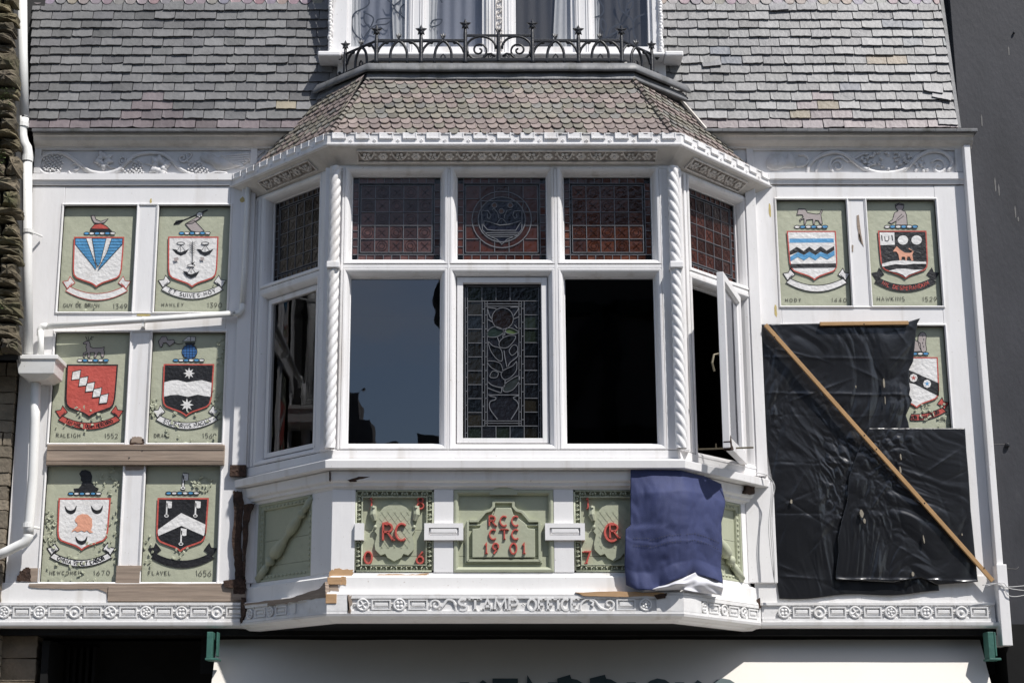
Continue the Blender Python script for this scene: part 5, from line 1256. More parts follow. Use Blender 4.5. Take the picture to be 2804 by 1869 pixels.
# ================================================================ SHEETING
def interp(poly,y):
    for (x0,y0),(x1,y1) in zip(poly,poly[1:]):
        if y0<=y<=y1: return x0+(x1-x0)*(y-y0)/(y1-y0+1e-9)
    return poly[0][0] if y<poly[0][1] else poly[-1][0]
def creases(seed,n,W,Hh):
    rnd=random.Random(seed);C=[]
    for i in range(n):
        C.append((rnd.uniform(0,W),rnd.uniform(0,Hh),rnd.uniform(0,PI),rnd.uniform(.08,.30),rnd.uniform(-.006,.007),rnd.uniform(.005,.012)))
    return C
def sheet(name,L,Rr,top,bot,NU,NV,Yf,mat,parent,seed,ncre,amp,folds=()):
    """L,Rr: edge polylines in y (px); top(u),bot(u): pixel y ; Yf(u,v)->depth"""
    mb=MB();vs=[];fs=[];C=creases(seed,ncre,1.7,2.2);bx,bz=U(L[0][0],L[-1][1],0)
    for j in range(NV+1):
        v=j/NV
        for i in range(NU+1):
            u=i/NU;y=top(u)+(bot(u)-top(u))*v;xl,xr=interp(L,y),interp(Rr,y);x=xl+(xr-xl)*u
            X,Z=U(x,y,Yf(u,v));lx,lz=X-bx,Z-bz
            q=Vector((lx*1.5,lz*1.1,seed*3.1));wq=q+Vector((noise.noise(q*1.3),noise.noise(q*1.1+Vector((9,0,0))),0))*.6
            v1,_=noise.voronoi(wq*2.6+Vector((seed,0,0)));v2,_=noise.voronoi(wq*6.1+Vector((seed,3,0)))
            mk=min(1,max(.15,.45+1.8*noise.noise(q*1.4+Vector((0,0,5)))));v3,_=noise.voronoi(wq*13+Vector((seed,5,0)))
            d=amp*1.5*noise.noise(q)+amp*1.1*min(.6,v1[1]-v1[0])+mk*(amp*1.35*min(.5,v2[1]-v2[0])+amp*.5*min(.4,v3[1]-v3[0]))
            for (cx,cz,a,Ln,h,w) in C:
                ex,ez=lx-cx,lz-cz;s=ex*math.cos(a)+ez*math.sin(a);t_=-ex*math.sin(a)+ez*math.cos(a)
                if abs(s)<Ln*1.4 and abs(t_)<w*4: d+=h*.8*math.exp(-abs(t_)/w)*math.exp(-(s/Ln)**2*2)
            for (fy,hh) in folds:
                d+=hh*math.exp(-abs(y-fy-6*u-3*noise.noise(Vector((u*5,fy,0))))/3.)*min(1,max(.2,.8+noise.noise(Vector((u*7,fy,3)))*2))
            e=min(1,min(u,1-u)*14,min(v,1-v)*14+.15)
            vs.append((X,Yf(u,v)-.003-abs(d)*(.35+.65*e),Z))
    N=NU+1
    for j in range(NV):
        for i in range(NU): fs.append((j*N+i,j*N+i+1,(j+1)*N+i+1,(j+1)*N+i))
    mb.add(vs,fs);o=mb.build(name,mat,parent,smooth=True)
    s=o.modifiers.new('solid','SOLIDIFY');s.thickness=.0015;s.offset=1
    return o
random.seed(41)
t=thing('plastic_sheet','large crumpled black plastic sheet covering the lower right panels','plastic sheet',(2.7,-.02,2.9))
LA=[(2085,880),(2086,960),(2091,1080),(2096,1171),(2102,1250),(2117,1328),(2119,1420),(2121,1499),(2124,1554),(2128,1600),(2134,1640)]
RA=[(2521,868),(2512,885),(2508,905),(2503,960),(2500,990),(2489,1011),(2488,1040),(2492,1065),(2489,1080),(2497,1095),(2490,1115),(2480,1137),(2486,1155),(2489,1171),(2500,1300),(2560,1500),(2569,1600),(2574,1640)]
sheet('sheet',LA,RA,lambda u:888-6*u-(11*max(0,(u-.93)/.07)),lambda u:1638-18*u+4*math.sin(u*11),190,260,lambda u,v:-.012-.02*max(0,v-.9)*4,'tarp',t,3,75,.014,((978,.003),(1076,.005),(1266,.004),(1404,.004)))
mb=MB()
for px,py,w,h in((2421,1048,.007,.035),(2424,1095,.003,.03),(2344,1058,.004,.010),(2167,1372,.008,.015)):
    x,z=U(px,py,-.05);mb.prism([(x+w*(1+random.uniform(-.3,.3))*math.cos(q*PI/5),z+h*math.sin(q*PI/5)) for q in range(10)],-.048,-.040)
mb.build('bird_droppings','dropping',t)
t=thing('plastic_sheet','smaller black plastic sheet lapped over the larger one at the lower right','plastic sheet',(3.2,-.05,3.0))
LB=[(2380,1168),(2372,1190),(2356,1217),(2341,1255),(2324,1307),(2320,1371),(2306,1420),(2294,1473),(2296,1510),(2290,1554),(2288,1580),(2294,1600)]
RB=[(2642,1168),(2646,1234),(2652,1300),(2658,1400),(2668,1500),(2678,1600)]
def botB(u):
    P=[(0,1586),(.40,1593),(.60,1580),(.71,1600),(1,1592)]
    return interp([(b,a) for a,b in P],u)
sheet('sheet',LB,RB,lambda u:1172,botB,140,170,lambda u,v:-.036-.012*v,'tarp',t,9,60,.012,((1585,.02),))
mb=MB()
for px,py,w,h in((2360,1405,.012,.030),(2368,1425,.008,.018),(2467,1250,.005,.022),(2466,1285,.006,.024),(2530,1475,.004,.03),(2500,1570,.009,.016),(2635,1462,.004,.008)):
    x,z=U(px,py,-.08);mb.prism([(x+w*(1+random.uniform(-.3,.3))*math.cos(q*PI/5)+.2*h*math.sin(q*PI/5)*-.5,z+h*math.sin(q*PI/5)) for q in range(10)],-.078,-.066)
mb.build('bird_droppings','dropping',t)
# blue cloth draped round the corner of the bay
t=thing('blue_cloth','blue cloth with pale lining hung over the right corner of the bay','cloth',(1.1,-.85,2.8))
def clothpt(px,py,off=0):
    cyy=-.735-off
    X,Z=U(px,py,cyy);cxr=1.355
    if X>cxr:
        A=(cxr,cyy);B=(cxr+.66,cyy+.66);u,z,x,y=UP(px,py,A,B);return Vector((x,y,z))
    return Vector((X,cyy,Z))
TOPC=[(1727,1284),(1800,1285),(1866,1287),(1930,1303),(1975,1324)]
LC=[(1727,1284),(1726,1392),(1726,1438),(1712,1450),(1709,1545),(1714,1600),(1720,1616)]
RC_=[(1975,1324),(1980,1373),(1968,1434),(1971,1488),(1971,1560),(1972,1600)]
mb=MB();NU,NV=70,80;vs=[];fs=[]
for j in range(NV+1):
    v=j/NV
    for i in range(NU+1):
        u=i/NU
        yt=interp([(b,a) for a,b in [(0,1284),(.56,1287),(.82,1303),(1,1324)]],u) ;yb=interp([(b,a) for a,b in [(0,1600),(.08,1616),(.28,1618),(.50,1590),(.72,1572),(1,1598)]],u)
        y=yt+(yb-yt)*v
        xl=interp([(a,b) for a,b in LC],y);xr=interp(RC_,y);x=xl+(xr-xl)*u
        p=clothpt(x,y);q=Vector((u*3.2,v*2.2,1.7))
        d=.030*noise.noise(q)+.012*abs(noise.noise(q*2.3))+.0025*noise.noise(q*8)+.075*math.sin(v*PI)**.7*(.35+.65*math.sin(u*PI))+.004*math.exp(-abs(v-.60-.1*u)/.006)
        if v>.85: d+=.05*(v-.85)/.15*abs(math.sin(u*9))
        d*=min(1,v*5)
        p=p+Vector((0,-1,0))*d if x<1866 else p+Vector((.5,-.8,0))*d
        vs.append(tuple(p))
N=NU+1
for j in range(NV):
    for i in range(NU): fs.append((j*N+i,j*N+i+1,(j+1)*N+i+1,(j+1)*N+i))
sm=MB()
for j,du in((46,0),(51,3)):
    for i in range(6,NU-3,2):
        k1=(j+int(i*.06))*N+i;a_,b_=Vector(vs[k1]),Vector(vs[k1+1]);o3=Vector((0,-.004,0));sm.tube([a_+o3,a_+(b_-a_)*.75+o3],.0016,4)
sm.build('stitching','ink',t)
mb.add(vs,fs);o=mb.build('cloth','blue_cloth',t,smooth=True);s=o.modifiers.new('s','SOLIDIFY');s.thickness=.002
mb=MB();vs=[];fs=[];NV=24
for j in range(NV+1):
    v=j/NV
    for i in range(NU+1):
        u=i/NU;x=1760+(1975-1760)*u
        yt=interp([(b,a) for a,b in [(0,1616),(.28,1600),(.50,1583),(.72,1562),(1,1592)]],u);yb=interp([(b,a) for a,b in [(0,1620),(.45,1614),(.6,1618),(1,1631)]],u)
        y=yt+(yb-yt)*v;p=clothpt(x,y,.0);d=.03*noise.noise(Vector((u*6,v*3,8)))+.05*math.sin(v*PI)*abs(math.sin(u*5))
        vs.append(tuple(p+Vector((.0,-.02-d,0))))
for j in range(NV):
    for i in range(NU): fs.append((j*N+i,j*N+i+1,(j+1)*N+i+1,(j+1)*N+i))
mb.add(vs,fs);o=mb.build('lining','cloth_lining',t,smooth=True);s=o.modifiers.new('s','SOLIDIFY');s.thickness=.002
# ================================================================ PIPES
def ptube(pts,Y,r,name,parent,sm=0,mat='pvc'):
    q=[(*U(x,y,Y),) for x,y in pts];mb=MB();P=[(a,Y,b) for a,b in q]
    mb.tube(P,r,14);return mb.build(name,mat,parent,smooth=True)
def ring(px,py,Y,r,h,name,parent,vert=True):
    x,z=U(px,py,Y);mb=MB()
    mb.tube([(x,Y,z-h/2),(x,Y,z+h/2)] if vert else [(x-h/2,Y,z),(x+h/2,Y,z)],r,14);return mb.build(name,'pvc',parent)
t=thing('downpipe','thick white downpipe from the roof edge into the hopper at the far left','downpipe',(-3.2,-.12,4.4))
ptube([(60,-60),(62,150),(66,325)],-.13,.037,'pipe',t);ptube([(66,320),(64,340),(60,352),(61,372),(66,392),(74,405),(77,425),(75,445)],-.13,.037,'bend',t);ptube([(75,440),(75,700),(77,968)],-.13,.035,'pipe',t)
ring(63,343,-.13,.042,.03,'coupling',t);ring(75,435,-.13,.042,.04,'coupling',t)
ring(77,634,-.13,.041,.028,'bracket',t);mb=MB();x,z=U(100,642,-.06);mb.tube([(x-.03,-.12,z+.004),(x+.03,-.02,z)],.008,6);mb.build('bracket_arm','pvc',t)
t=thing('rainwater_hopper','white plastic rainwater hopper where two pipes empty at the left edge','hopper',(-3.1,-.15,4.2))
def hop(px0,px1,py,Y0,Y1):
    a=U(px0,py,Y0);b=U(px1,py,Y0);return [(a[0],Y0,a[1]),(b[0],Y0,b[1]),(b[0],Y1,a[1]),(a[0],Y1,a[1])]
mb=MB();lv=[hop(40,158,970,-.27,0),hop(41,157,982,-.27,0),hop(45,152,983,-.262,0),hop(50,147,1022,-.25,0),hop(72,128,1036,-.21,0),hop(83,113,1042,-.18,-.06)]
vs=[p for l in lv for p in l];fs=[]
for i in range(len(lv)-1):
    for k in range(4): fs.append((i*4+k,i*4+(k+1)%4,i*4+4+(k+1)%4,i*4+4+k))
fs+=[(3,2,1,0),(20,21,22,23)];mb.add(vs,fs);mb.build('bowl','pvc',t,bevel=.008)
t=thing('downpipe','white downpipe below the hopper, its elbow running off to the left','downpipe',(-3.1,-.12,3.2))
ptube([(98,1035),(96,1150),(91,1300),(79,1440),(78,1462)],-.12,.035,'pipe',t)
ptube([(78,1455),(77,1470),(68,1484),(50,1493),(20,1508),(-40,1536)],-.12,.034,'elbow',t)
ring(76,1438,-.12,.041,.03,'coupling',t);mb=MB();x,z=U(92,1443,-.06);mb.tube([(x-.03,-.12,z),(x+.03,-.02,z)],.009,6);mb.build('bracket_arm','pvc',t)
t=thing('waste_pipe','thin white waste pipe dropping beside the bay and crossing left to the hopper','pipe',(-2.4,-.06,4.8))
ptube([(680,505),(676,600),(670,740),(664,835)],-.055,.020,'pipe',t);ptube([(664,832),(663,848),(655,857),(640,859)],-.055,.022,'elbow',t);ptube([(645,858),(395,876),(128,893)],-.055,.022,'pipe',t)
ptube([(128,893),(116,893),(110,902),(110,918)],-.07,.024,'elbow',t);ptube([(111,905),(112,940),(112,972)],-.10,.022,'pipe',t);ring(394,876,-.055,.026,.02,'bracket',t,False);mb=MB();x,z=U(394,890,-.03);mb.box(x-.006,x+.006,-.07,0,z-.02,z+.03);mb.build('bracket_stem','pvc',t)
# cables
t=thing('cable','thin pale cables clipped down the edge of the black sheeting beside the bay','cable',(2.1,-.08,3.2))
for k,o_ in enumerate((0,5,9)):
    pts=smooth2([(2068,1294),(2090,1298),(2104,1305),(2111+o_,1330),(2110+o_*.6,1370),(2104+o_,1440),(2108+o_,1500),(2115+o_*.5,1560),(2120,1590),(2124,1600)],5)
    mb=MB();mb.tube([(U(x,y,-.10)[0],-.11-.004*k,U(x,y,-.10)[1]) for x,y in pts],.0026,6);mb.build('strand','cable',t,smooth=True)
t=thing('cable','thin grey cables looping off the lower right corner onto the dark neighbouring wall','cable',(3.7,-.05,3.0))
for pts in([(2690,1601),(2735,1596),(2750,1610),(2760,1628),(2785,1632),(2830,1622)],[(2700,1604),(2745,1594),(2765,1610),(2830,1618)],[(2735,1600),(2760,1606),(2830,1600)]):
    q=smooth2(pts,5);mb=MB();mb.tube([(U(x,y,-.11)[0],-.11,U(x,y,-.11)[1]) for x,y in q],.0028,6);mb.build('strand','cable',t,smooth=True)
# ================================================================ ROOF CRESTING (iron railing)
rail_=thing('iron_railing','ornate black iron railing with star finials around the top of the bay roof','railing',(.2,-.42,6.58))
RY=-.415
def ra(x,y,b=0): return U((1380 if b else 900)+x/4.525,y/4.525,RY)
def T3(p): return (p[0],RY,p[1])
def itube(name,pts,r,flat=1,sm=1,f=None):
    q=smooth2(pts,5) if sm and len(pts)>2 else pts;mb=MB();mb.tube([f(p) for p in q],r,7,flat=flat);return mb.build(name,'iron',rail_,smooth=True)
def fA(p): return T3(ra(*p))
def fB(p): return T3(ra(p[0],p[1],1))
def star(mb,x,y,z,r,th=.010,dx=(1,0)):
    P=[]
    for k in range(10):
        rr=r if k%2==0 else r*.48;a=k*PI/5;P.append((rr*math.sin(a),rr*math.cos(a)))
    vs=[];
    for s in(-1,1):
        for a,b in P: vs.append((x+a*dx[0],y+a*dx[1]+s*th*.4,z+b))
    vs.append((x,y-th*1.2,z));vs.append((x,y+th*1.2,z));fs=[(i,(i+1)%10,20) for i in range(10)]+[(10+i,10+(i+1)%10,21) for i in range(10)]+[(i,10+i,10+(i+1)%10,(i+1)%10) for i in range(10)]
    mb.add(vs,fs)
def crown(mb,x,y,z,s=.018):
    for k in(-1,0,1): mb.tube([(x,y,z-.022),(x+k*s*.6,y,z),(x+k*s*(1.0),y,z+.016+(k==0)*.008)],[.006,.008,.002],5)
def post(x,y,z0,z1,big,rod=.0115):
    mb=MB();mb.tube([(x,y,z0),(x,y,z0+.02),(x,y,z1-.05),(x,y,z1-.04),(x,y,z1)],[.019,.0155,.014,.011,.010],8);o=mb.build('post','iron',rail_,smooth=True)
    mb=MB();star(mb,x,y,z1+.012,.041*big,.016);mb.ball((x,y-.012,z1-.012),.012);mb.build('finial','iron',o)
zb_=ra(1100,745)[1];zt_=ra(1100,508)[1];zh=ra(1900,443)[1];z0_=zb_-.028
PXX=[ra(595,0)[0],ra(1148,0)[0],ra(1693,0)[0],ra(2105,0)[0],ra(352,0,1)[0],ra(925,0,1)[0],ra(1458,0,1)[0]]
PXX=[U(1031,120,RY)[0],U(1153,120,RY)[0],U(1274,120,RY)[0],U(1365,120,RY)[0],U(1458,120,RY)[0],U(1584,120,RY)[0],U(1702,120,RY)[0]]
for i,x in enumerate(PXX):
    if i==3:
        mb=MB();mb.tube([(x,RY,z0_+.02),(x,RY,zh+.02)],[.017,.012],8);o=mb.build('post','iron',rail_);mb=MB();crown(mb,x,RY,zh+.045,.022);mb.build('finial','iron',o)
    else: post(x,RY,z0_,(zh+.075 if i in(2,4) else zt_+.070),1.05)
for a,b in((0,2),(4,6)):
    mb=MB();mb.box(PXX[a],PXX[b],RY-.009,RY+.009,zt_-.011,zt_+.011);mb.build('top_rail','iron',rail_,bevel=.003)
mb=MB();mb.box(PXX[2],PXX[4],RY-.008,RY+.008,zh-.009,zh+.009);mb.build('top_rail','iron',rail_,bevel=.003)
mb=MB();mb.box(PXX[0],PXX[6],RY-.010,RY+.010,zb_-.012,zb_+.012);mb.build('bottom_rail','iron',rail_,bevel=.003)
def arcbay(f,w,hgt,name='arch'):
    """one bay between two posts in a local frame f(u,z); w width"""
    m=w/2
    for s in(-1,1):
        mb=MB();mb.tube([f(m+s*a,b) for a,b in smooth2([(.001,hgt),(.028,hgt-.022),(.050,hgt*.60),(.060,hgt*.30),(.063,-.022)],5)],.0105,7);mb.build(name,'iron',rail_,smooth=True)
        mb=MB();mb.tube([f((0 if s<0 else w)-s*a,b) for a,b in smooth2([(.010,.06),(.022,hgt*.62),(.052,hgt*.86),(.085,hgt-.004)],5)],.0095,7)
        mb.ball(f((0 if s<0 else w)-s*.075,hgt-.012),.016,sy=.5);mb.build('brace','iron',rail_,smooth=True)
    mb=MB();p=f(m,hgt);mb.tube([p,(p[0],p[1],p[2]+.02)],.010,7);crown(mb,p[0],p[1],p[2]+.038);mb.build('finial','iron',rail_)
def trefoil(f,u):
    mb=MB();mb.tube([f(u-.018,.012),f(u-.014,.03),f(u,.045),f(u+.014,.03),f(u+.018,.012)],.006,6);mb.build('trefoil','iron',rail_)
hg=zt_-zb_
for i in(0,1,4,5):
    f=lambda u,z,x=PXX[i]:(x+u,RY,zb_+z);w=PXX[i+1]-PXX[i];arcbay(f,w,hg)
    if i!=0: trefoil(f,w/2)
for s,xp in((1,PXX[2]),(-1,PXX[4])):
    w=PXX[3]-PXX[2];g=lambda u,z:(xp+s*u,RY,zb_+z);hh=zh-zb_
    mb=MB();mb.tube([g(.01+.0,hh*.12)]+[g(.115+.105*math.cos(R(a)),hh*.50+hh*.46*math.sin(R(a))) for a in range(205,-20,-15)],.0092,7);mb.build('scroll','iron',rail_,smooth=True)
    mb=MB();mb.tube([g(u,z) for u,z in [(.012,hh*.62),(.018,hh*.25),(.05,hh*.07),(.09,hh*.03),(.13,hh*.08),(.16,hh*.24),(.19,hh*.26),(.215,hh*.14)]],.0088,7);mb.build('scroll','iron',rail_,smooth=True)
    mb=MB();mb.tube([g(u,z) for u,z in spiral(.10,hh*.40,.060,.010,-60,440,30)],.0078,7);mb.build('scroll','iron',rail_,smooth=True)
    mb=MB();mb.tube([g(u,z) for u,z in spiral(.187,hh*.14,.022,.004,90,560,18)],.005,6);mb.build('scroll','iron',rail_,smooth=True)
for (xa,ya),(xb,yb),s in(((PXX[0],RY),(-.975,-.165),-1),((PXX[6],RY),(1.325,-.165),1)):
    L=math.hypot(xb-xa,yb-ya);f=lambda u,z:(xa+(xb-xa)*u/L,ya+(yb-ya)*u/L,zb_+z)
    for zz,n in((0,'bottom_rail'),(hg,'top_rail')):
        mb=MB();mb.tube([f(0,zz),f(L+.02,zz)],.0105,6);o=mb.build(n,'iron',rail_);mb=MB();p=f(L+.03,zz)
        for k in range(4): mb.ball((p[0]+.016*math.cos(k*PI/2)*s*.8,p[1],p[2]+.016*math.sin(k*PI/2)),.013)
        mb.build('rosette','iron',o)
    arcbay(f,L-.04,hg);trefoil(f,(L-.04)/2);p=f(L-.03,0);post(p[0],p[1],z0_,zt_+.060,.9)
# ================================================================ AWNING, SHOP, NEIGHBOURS
aw=thing('awning','cream cloth shop awning stretched out below the carved band','awning',(.85,-.1,2.4))
mb=MB();vs=[];fs=[];NX=60;NV=24
xa,xb=-1.785,3.50
for j in range(NV+1):
    v=j/NV;Y=.16-.93*v;Z=2.53-1.55*v
    for i in range(NX+1):
        u=i/NX;X=xa-.0+(xb-xa)*u;vs.append((X,Y,Z-.010*math.sin(u*PI*6)**2*v+.006*noise.noise(Vector((u*9,v*3,0)))))
for j in range(NV):
    for i in range(NX): fs.append((j*(NX+1)+i,j*(NX+1)+i+1,(j+1)*(NX+1)+i+1,(j+1)*(NX+1)+i))
mb.add(vs,fs);mb.build('canopy','awning_cloth',aw,smooth=True)
TA=Matrix.Translation((0,.16,2.53))@Matrix.Rotation(-math.atan2(.93,1.55),4,'X')
mb=MB(TA)
xs0=U(1272,1862,-.05)[0];xs1=U(2015,1862,-.05)[0];zt=-.022-((2.53-U(1400,1861,-.03)[1])/math.cos(math.atan2(.93,1.55)))
for st in strokes('KENDRICKS',xs0,xs1,zt-.30,.30): mb.ribbon(st,.062,-.010,-.008)
mb.build('lettering','awning_ink',aw)
for lab,x0,pxr in(('left',-1.86,(568,597)),('right',3.42,(2702,2728))):
    mb=MB();a=U(pxr[0],1720,-.12)[0];b=U(pxr[1],1720,-.12)[0]
    mb.box(a,a+.04,-.13,-.02,2.385,2.56);mb.box(a-.004,b+.01,-.15,.0,2.37,2.385);mb.box(b-.012,b,-.10,-.02,2.40,2.56);mb.build('bracket','verdigris',aw,bevel=.003)
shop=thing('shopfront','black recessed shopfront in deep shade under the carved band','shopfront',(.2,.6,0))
mb=MB();mb.box(-2.98,3.62,.55,.6,0,2.6);mb.build('wall','shop_shade_black',shop)
mb=MB();mb.box(-3.9,3.62,.012,.6,2.55,2.59);mb.build('soffit','shop_shade_black',shop)
mb=MB();mb.box(-1.9,3.6,.19,.28,2.30,2.56);mb.build('awning_box','shop_shade_black',shop)
mb=MB()
for k in range(5): mb.box(-2.9+k*.05,-2.88+k*.05,.50-.02*k,.55,0,2.5)
mb.box(-2.98,-2.93,.1,.55,0,2.52);mb.build('pilaster','shop_shade_black',shop)
# right neighbour
nb=thing('dark_painted_building','dark charcoal painted building side filling the right edge','building',(4.5,.05,0))
mb=MB();mb.box(3.60,9,.03,3,2.62,11);mb.build('wall','dark_wall',nb)
mb=MB();mb.box(3.62,9,-.02,3,0,2.62);mb.build('shopfront','shop_shade_black',nb)  # lower front painted black to give the shading at the bottom right
mb=MB();rnd=random.Random(3)
for px,py,h in((2688,330,.05),(2725,505,.06),(2735,520,.05),(2780,580,.05),(2788,600,.02),(2762,140,.04)):
    x,z=U(px,py,.03);mb.prism([(x-.004,z-h),(x+.004,z-h*.8),(x+.006,z+h*.4),(x+.001,z+h),(x-.005,z+h*.5)],.028,.031)
mb.build('scuffs','stain',nb);bpy.data.objects['scuffs'].data.materials[0]=MAT['scuff']
mb=MB();x,z=U(2757,1219,.03);mb.ball((x,.02,z),.018);x,z=U(2775,92,.03);mb.ball((x,.02,z),.010);mb.build('fixing','iron',nb)
mb=MB()
for pts in([(2740,1552),(2780,1556),(2790,1550)],[(2665,1215),(2710,1217),(2752,1214)]) if 1 else ([(2650,1143),(2700,1140),(2760,1137),(2830,1142)],[(2665,1215),(2710,1217),(2752,1214)],[(2655,372),(2720,374),(2830,372)],[(2740,1552),(2790,1556),(2830,1560)]):
    mb.ribbon([U(x,y+random.uniform(-1,1),.03) for x,y in smooth2(pts,5)],.003,.0285,.031)
mb.build('cracks','scuff',nb)
# left neighbour : rough stone
ns=thing('stone_building','old rubble stone building at the left edge, coursed blocks below','building',(-4.2,0,0))
def edge(z): return -3.115-.085*(z-4.43)
mb=MB();rnd=random.Random(12);z=4.43
while z<8.4:
    h=rnd.uniform(.05,.15);x=edge(z)-rnd.uniform(-.015,.035);tilt=rnd.uniform(-.25,-.05)
    for k_ in range(5):
        w=rnd.uniform(.10,.30);x0_=x-w;k=rnd.uniform(.6,1.35);g_=.006
        P_=[(x0_+g_,z+g_+tilt*(x0_-x)*.3),(x-g_,z+g_),(x-g_-rnd.uniform(0,.02),z+h-g_),(x0_+g_+rnd.uniform(0,.02),z+h-g_+tilt*(x0_-x)*.3)]
        P_=ragged(P_,.007,5) if 1 else P_
        d=rnd.uniform(0,.07);n_=len(P_);cx_=sum(p[0] for p in P_)/n_;cz_=sum(p[1] for p in P_)/n_
        vs=[(p[0],-.33,p[1]) for p in P_]+[(p[0],-.39-d+rnd.uniform(-.012,.012),p[1]) for p in P_]+[(cx_+(p[0]-cx_)*.6,-.42-d+rnd.uniform(-.015,.012),cz_+(p[1]-cz_)*.6) for p in P_]+[(cx_,-.43-d,cz_)]
        fs=[(i,(i+1)%n_,n_+(i+1)%n_,n_+i) for i in range(n_)]+[(n_+i,n_+(i+1)%n_,2*n_+(i+1)%n_,2*n_+i) for i in range(n_)]+[(2*n_+i,2*n_+(i+1)%n_,3*n_) for i in range(n_)]
        mb.add(vs,fs,0,(k*1.05,k,k*rnd.uniform(.8,.98)));x=x0_
    z+=h
mb.build('rubble_wall','rubble',ns)
mb=MB();mb.add([(edge(4.4)-.05,-.34,4.4),(edge(8.4)-.05,-.34,8.4),(edge(8.4)-.06,.5,8.4),(edge(4.4)-.06,.5,4.4),(-4.5,-.34,4.4),(-4.5,-.34,8.4)],[(0,1,2,3),(0,4,5,1)]);mb.build('mortar','roof_core',ns)
mb=MB();mb.box(-9,-3.50,-.30,3,4.40,9);mb.box(-9,-3.262,.06,3,0,9);mb.build('wall_core','roof_core',ns)
mb=MB();z=1.5;rnd=random.Random(8)
while z<4.44:
    h=rnd.uniform(.07,.13);x=-4.6-rnd.uniform(0,.2)
    while x<-3.262:
        w=rnd.uniform(.18,.42);b=min(x+w,-3.25);k=rnd.uniform(.7,1.15)
        n_=6;d=rnd.uniform(0,.02);pts=[(x+.004,z+.003),(b-.004,z+.003),(b-.005,z+h-.004),(x+.006,z+h-.005)]
        mb.prism(ragged(pts,.003,4),-.03-d,.1,0,(k,k*.97,k*.92));x+=w
    z+=h
mb.build('block_courses','ashlar',ns,bevel=.006)
mb=MB();z=.8
while z<2.54:
    h=.16;mb.prism(ragged([(-3.9,z+.004),(-3.02,z+.004),(-3.02,z+h-.004),(-3.9,z+h-.004)],.004,5),.12,.3,0,(.9,.85,.8));z+=h
mb.build('block_pier','ashlar',ns,bevel=.006)
# tufts of moss and weed on the rubble
mb=MB()
for i in range(260):
    c=random.choice([(-3.34,5.83),(-3.36,5.15),(-3.30,4.75),(-3.33,6.3)]);x=c[0]+random.gauss(0,.025);z=c[1]+random.gauss(0,.03);a=random.uniform(0,2*PI);s=random.uniform(.006,.016)
    mb.add([(x,-.47,z),(x+s*math.cos(a),-.50-random.random()*.02,z+s*math.sin(a)),(x+s*math.cos(a+.6),-.49,z+s*math.sin(a+.6))],[(0,1,2)])
pm('weed',(.07,.10,.03),.8,.4,20,0);mb.build('weeds','weed',ns)['kind']='stuff'
# street and the houses opposite (seen only in the glass)
def setting(name,mb,mat): o=mb.build(name,mat);o['kind']='structure';return o
mb=MB();mb.add([(-150,-150,0),(150,-150,0),(150,150,0),(-150,150,0)],[(0,1,2,3)]);setting('ground',mb,'asphalt')
mb=MB();mb.box(-60,60,-1.6,.5,.004,.12);setting('pavement',mb,'ashlar')
op=thing('half_timbered_house','half timbered house across the street mirrored in the bay glass','house',(6,-20,0))
mb=MB();mb.box(.15,14,-26,-20,0,10.2);mb.prism([(.15,10.2),(3.8,14.2),(7.4,10.2)],-26,-20);mb.prism([(7.4,10.2),(10.8,14.2),(14,10.2)],-26,-20);mb.build('wall','opp_wall',op)
mb=MB()
mb.prism([(.15,9.7),(-.45,10.0),(-.75,10.4),(-.62,11.1),(.15,11.2)],-22,-20)
for x in(.15,1.2,2.4,3.6,4.8,6.0,7.2,8.4,9.6): mb.box(x,x+.25,-19.97,-19.9,3,10.2)
for z in(5.5,7.6,10.0): mb.box(.15,14,-19.97,-19.9,z,z+.25)
for s in((.2,10.2,3.8,14.1),(7.3,10.2,3.8,14.1),(1.4,7.8,2.4,10),(4.8,10,3.6,7.8),(6.0,7.8,7.2,10)): mb.ribbon([(s[0],s[1]),(s[2],s[3])],.35,-19.97+.07,-19.9)
mb.build('timber_frame','opp_timber',op)
op2=thing('dark_house','dark gabled house across the street on the other side of the gap','house',(-9,-20,0))
mb=MB();mb.box(-14,-2.6,-26,-20,0,7.8);mb.prism([(-14,7.8),(-8.5,12),(-2.6,7.8)],-26,-20);mb.box(-2.6,-2.2,-22,-20.5,0,8.7);mb.box(-2.2,-1.95,-22,-20.5,0,8.2);mb.box(-2.0,.15,-26,-21,0,7.75);mb.box(-1.1,-.3,-24,-21,0,7.95);mb.build('wall','opp_wall',op2)
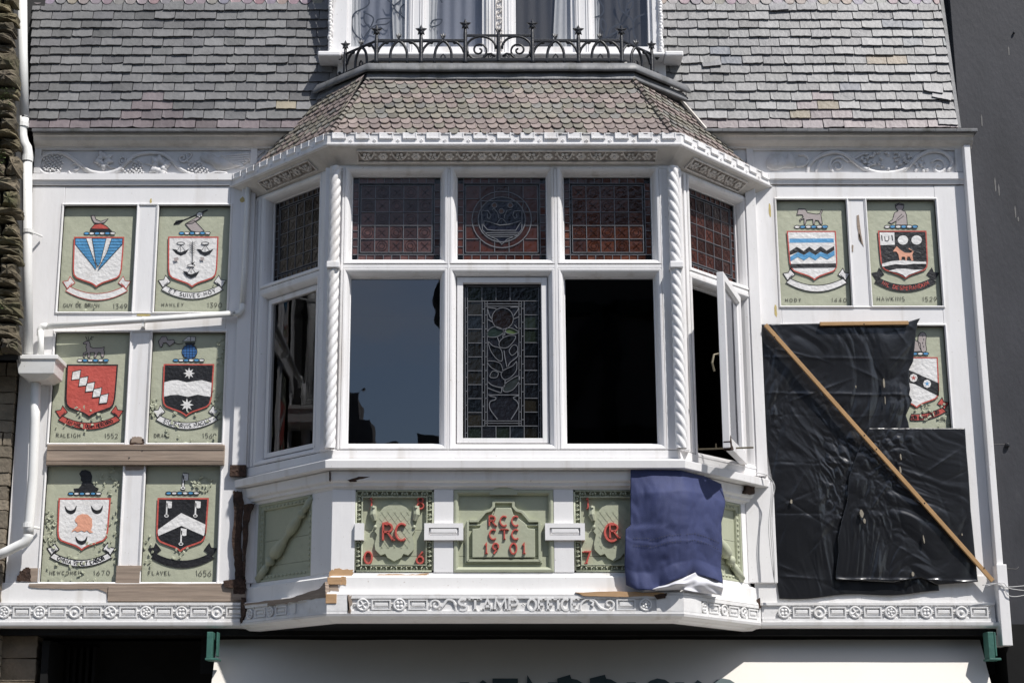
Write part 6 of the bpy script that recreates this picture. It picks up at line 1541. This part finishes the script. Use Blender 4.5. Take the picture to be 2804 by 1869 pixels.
# ================================================================ LIGHT, SKY, CAMERA
sv=Vector((.95,-1.0,2.05)).normalized();el=math.asin(sv.z);az=math.atan2(sv.x,sv.y)
w=bpy.data.worlds.new('World');sc.world=w;w.use_nodes=True;nt=w.node_tree;bg=nt.nodes['Background']
sk=nt.nodes.new('ShaderNodeTexSky');sk.sky_type='NISHITA';sk.sun_disc=False;sk.sun_elevation=el;sk.sun_rotation=az;sk.air_density=1;sk.dust_density=1.2;sk.ozone_density=1.5
tc=nt.nodes.new('ShaderNodeTexCoord');mp=nt.nodes.new('ShaderNodeMapping');mp.inputs['Scale'].default_value=(1,1,3);nt.links.new(tc.outputs['Generated'],mp.inputs[0])
cn=nt.nodes.new('ShaderNodeTexNoise');cn.inputs['Scale'].default_value=4.5;cn.inputs['Detail'].default_value=7;nt.links.new(mp.outputs[0],cn.inputs[0])
cr=nt.nodes.new('ShaderNodeMapRange');cr.inputs[1].default_value=.43;cr.inputs[2].default_value=.72;cr.inputs[4].default_value=.55;nt.links.new(cn.outputs[0],cr.inputs[0])
mx=nt.nodes.new('ShaderNodeMix');mx.data_type='RGBA';mx.inputs[7].default_value=(5.2,5.3,5.6,1);nt.links.new(cr.outputs[0],mx.inputs[0]);nt.links.new(sk.outputs[0],mx.inputs[6]);nt.links.new(mx.outputs[2],bg.inputs[0])
bg.inputs[1].default_value=.085
ld_=bpy.data.lights.new('sun','SUN');ld_.energy=3.9;ld_.angle=R(.53);ld_.color=(1,.965,.92);so=bpy.data.objects.new('sun',ld_);col.objects.link(so);so.rotation_euler=(-sv).to_track_quat('-Z','Y').to_euler();so.location=(5,-5,9)
cd=bpy.data.cameras.new('camera');co_=bpy.data.objects.new('camera',cd);col.objects.link(co_);co_.location=(0,CY,CZ);co_.rotation_euler=(R(90)+TH,0,0)
cd.sensor_width=36;cd.lens=F/2804*36;cd.shift_x=(1402-X0)/2804;cd.clip_end=1000;sc.camera=co_
sc.view_settings.view_transform='Standard';sc.view_settings.look='None';sc.view_settings.exposure=.45;sc.view_settings.gamma=1
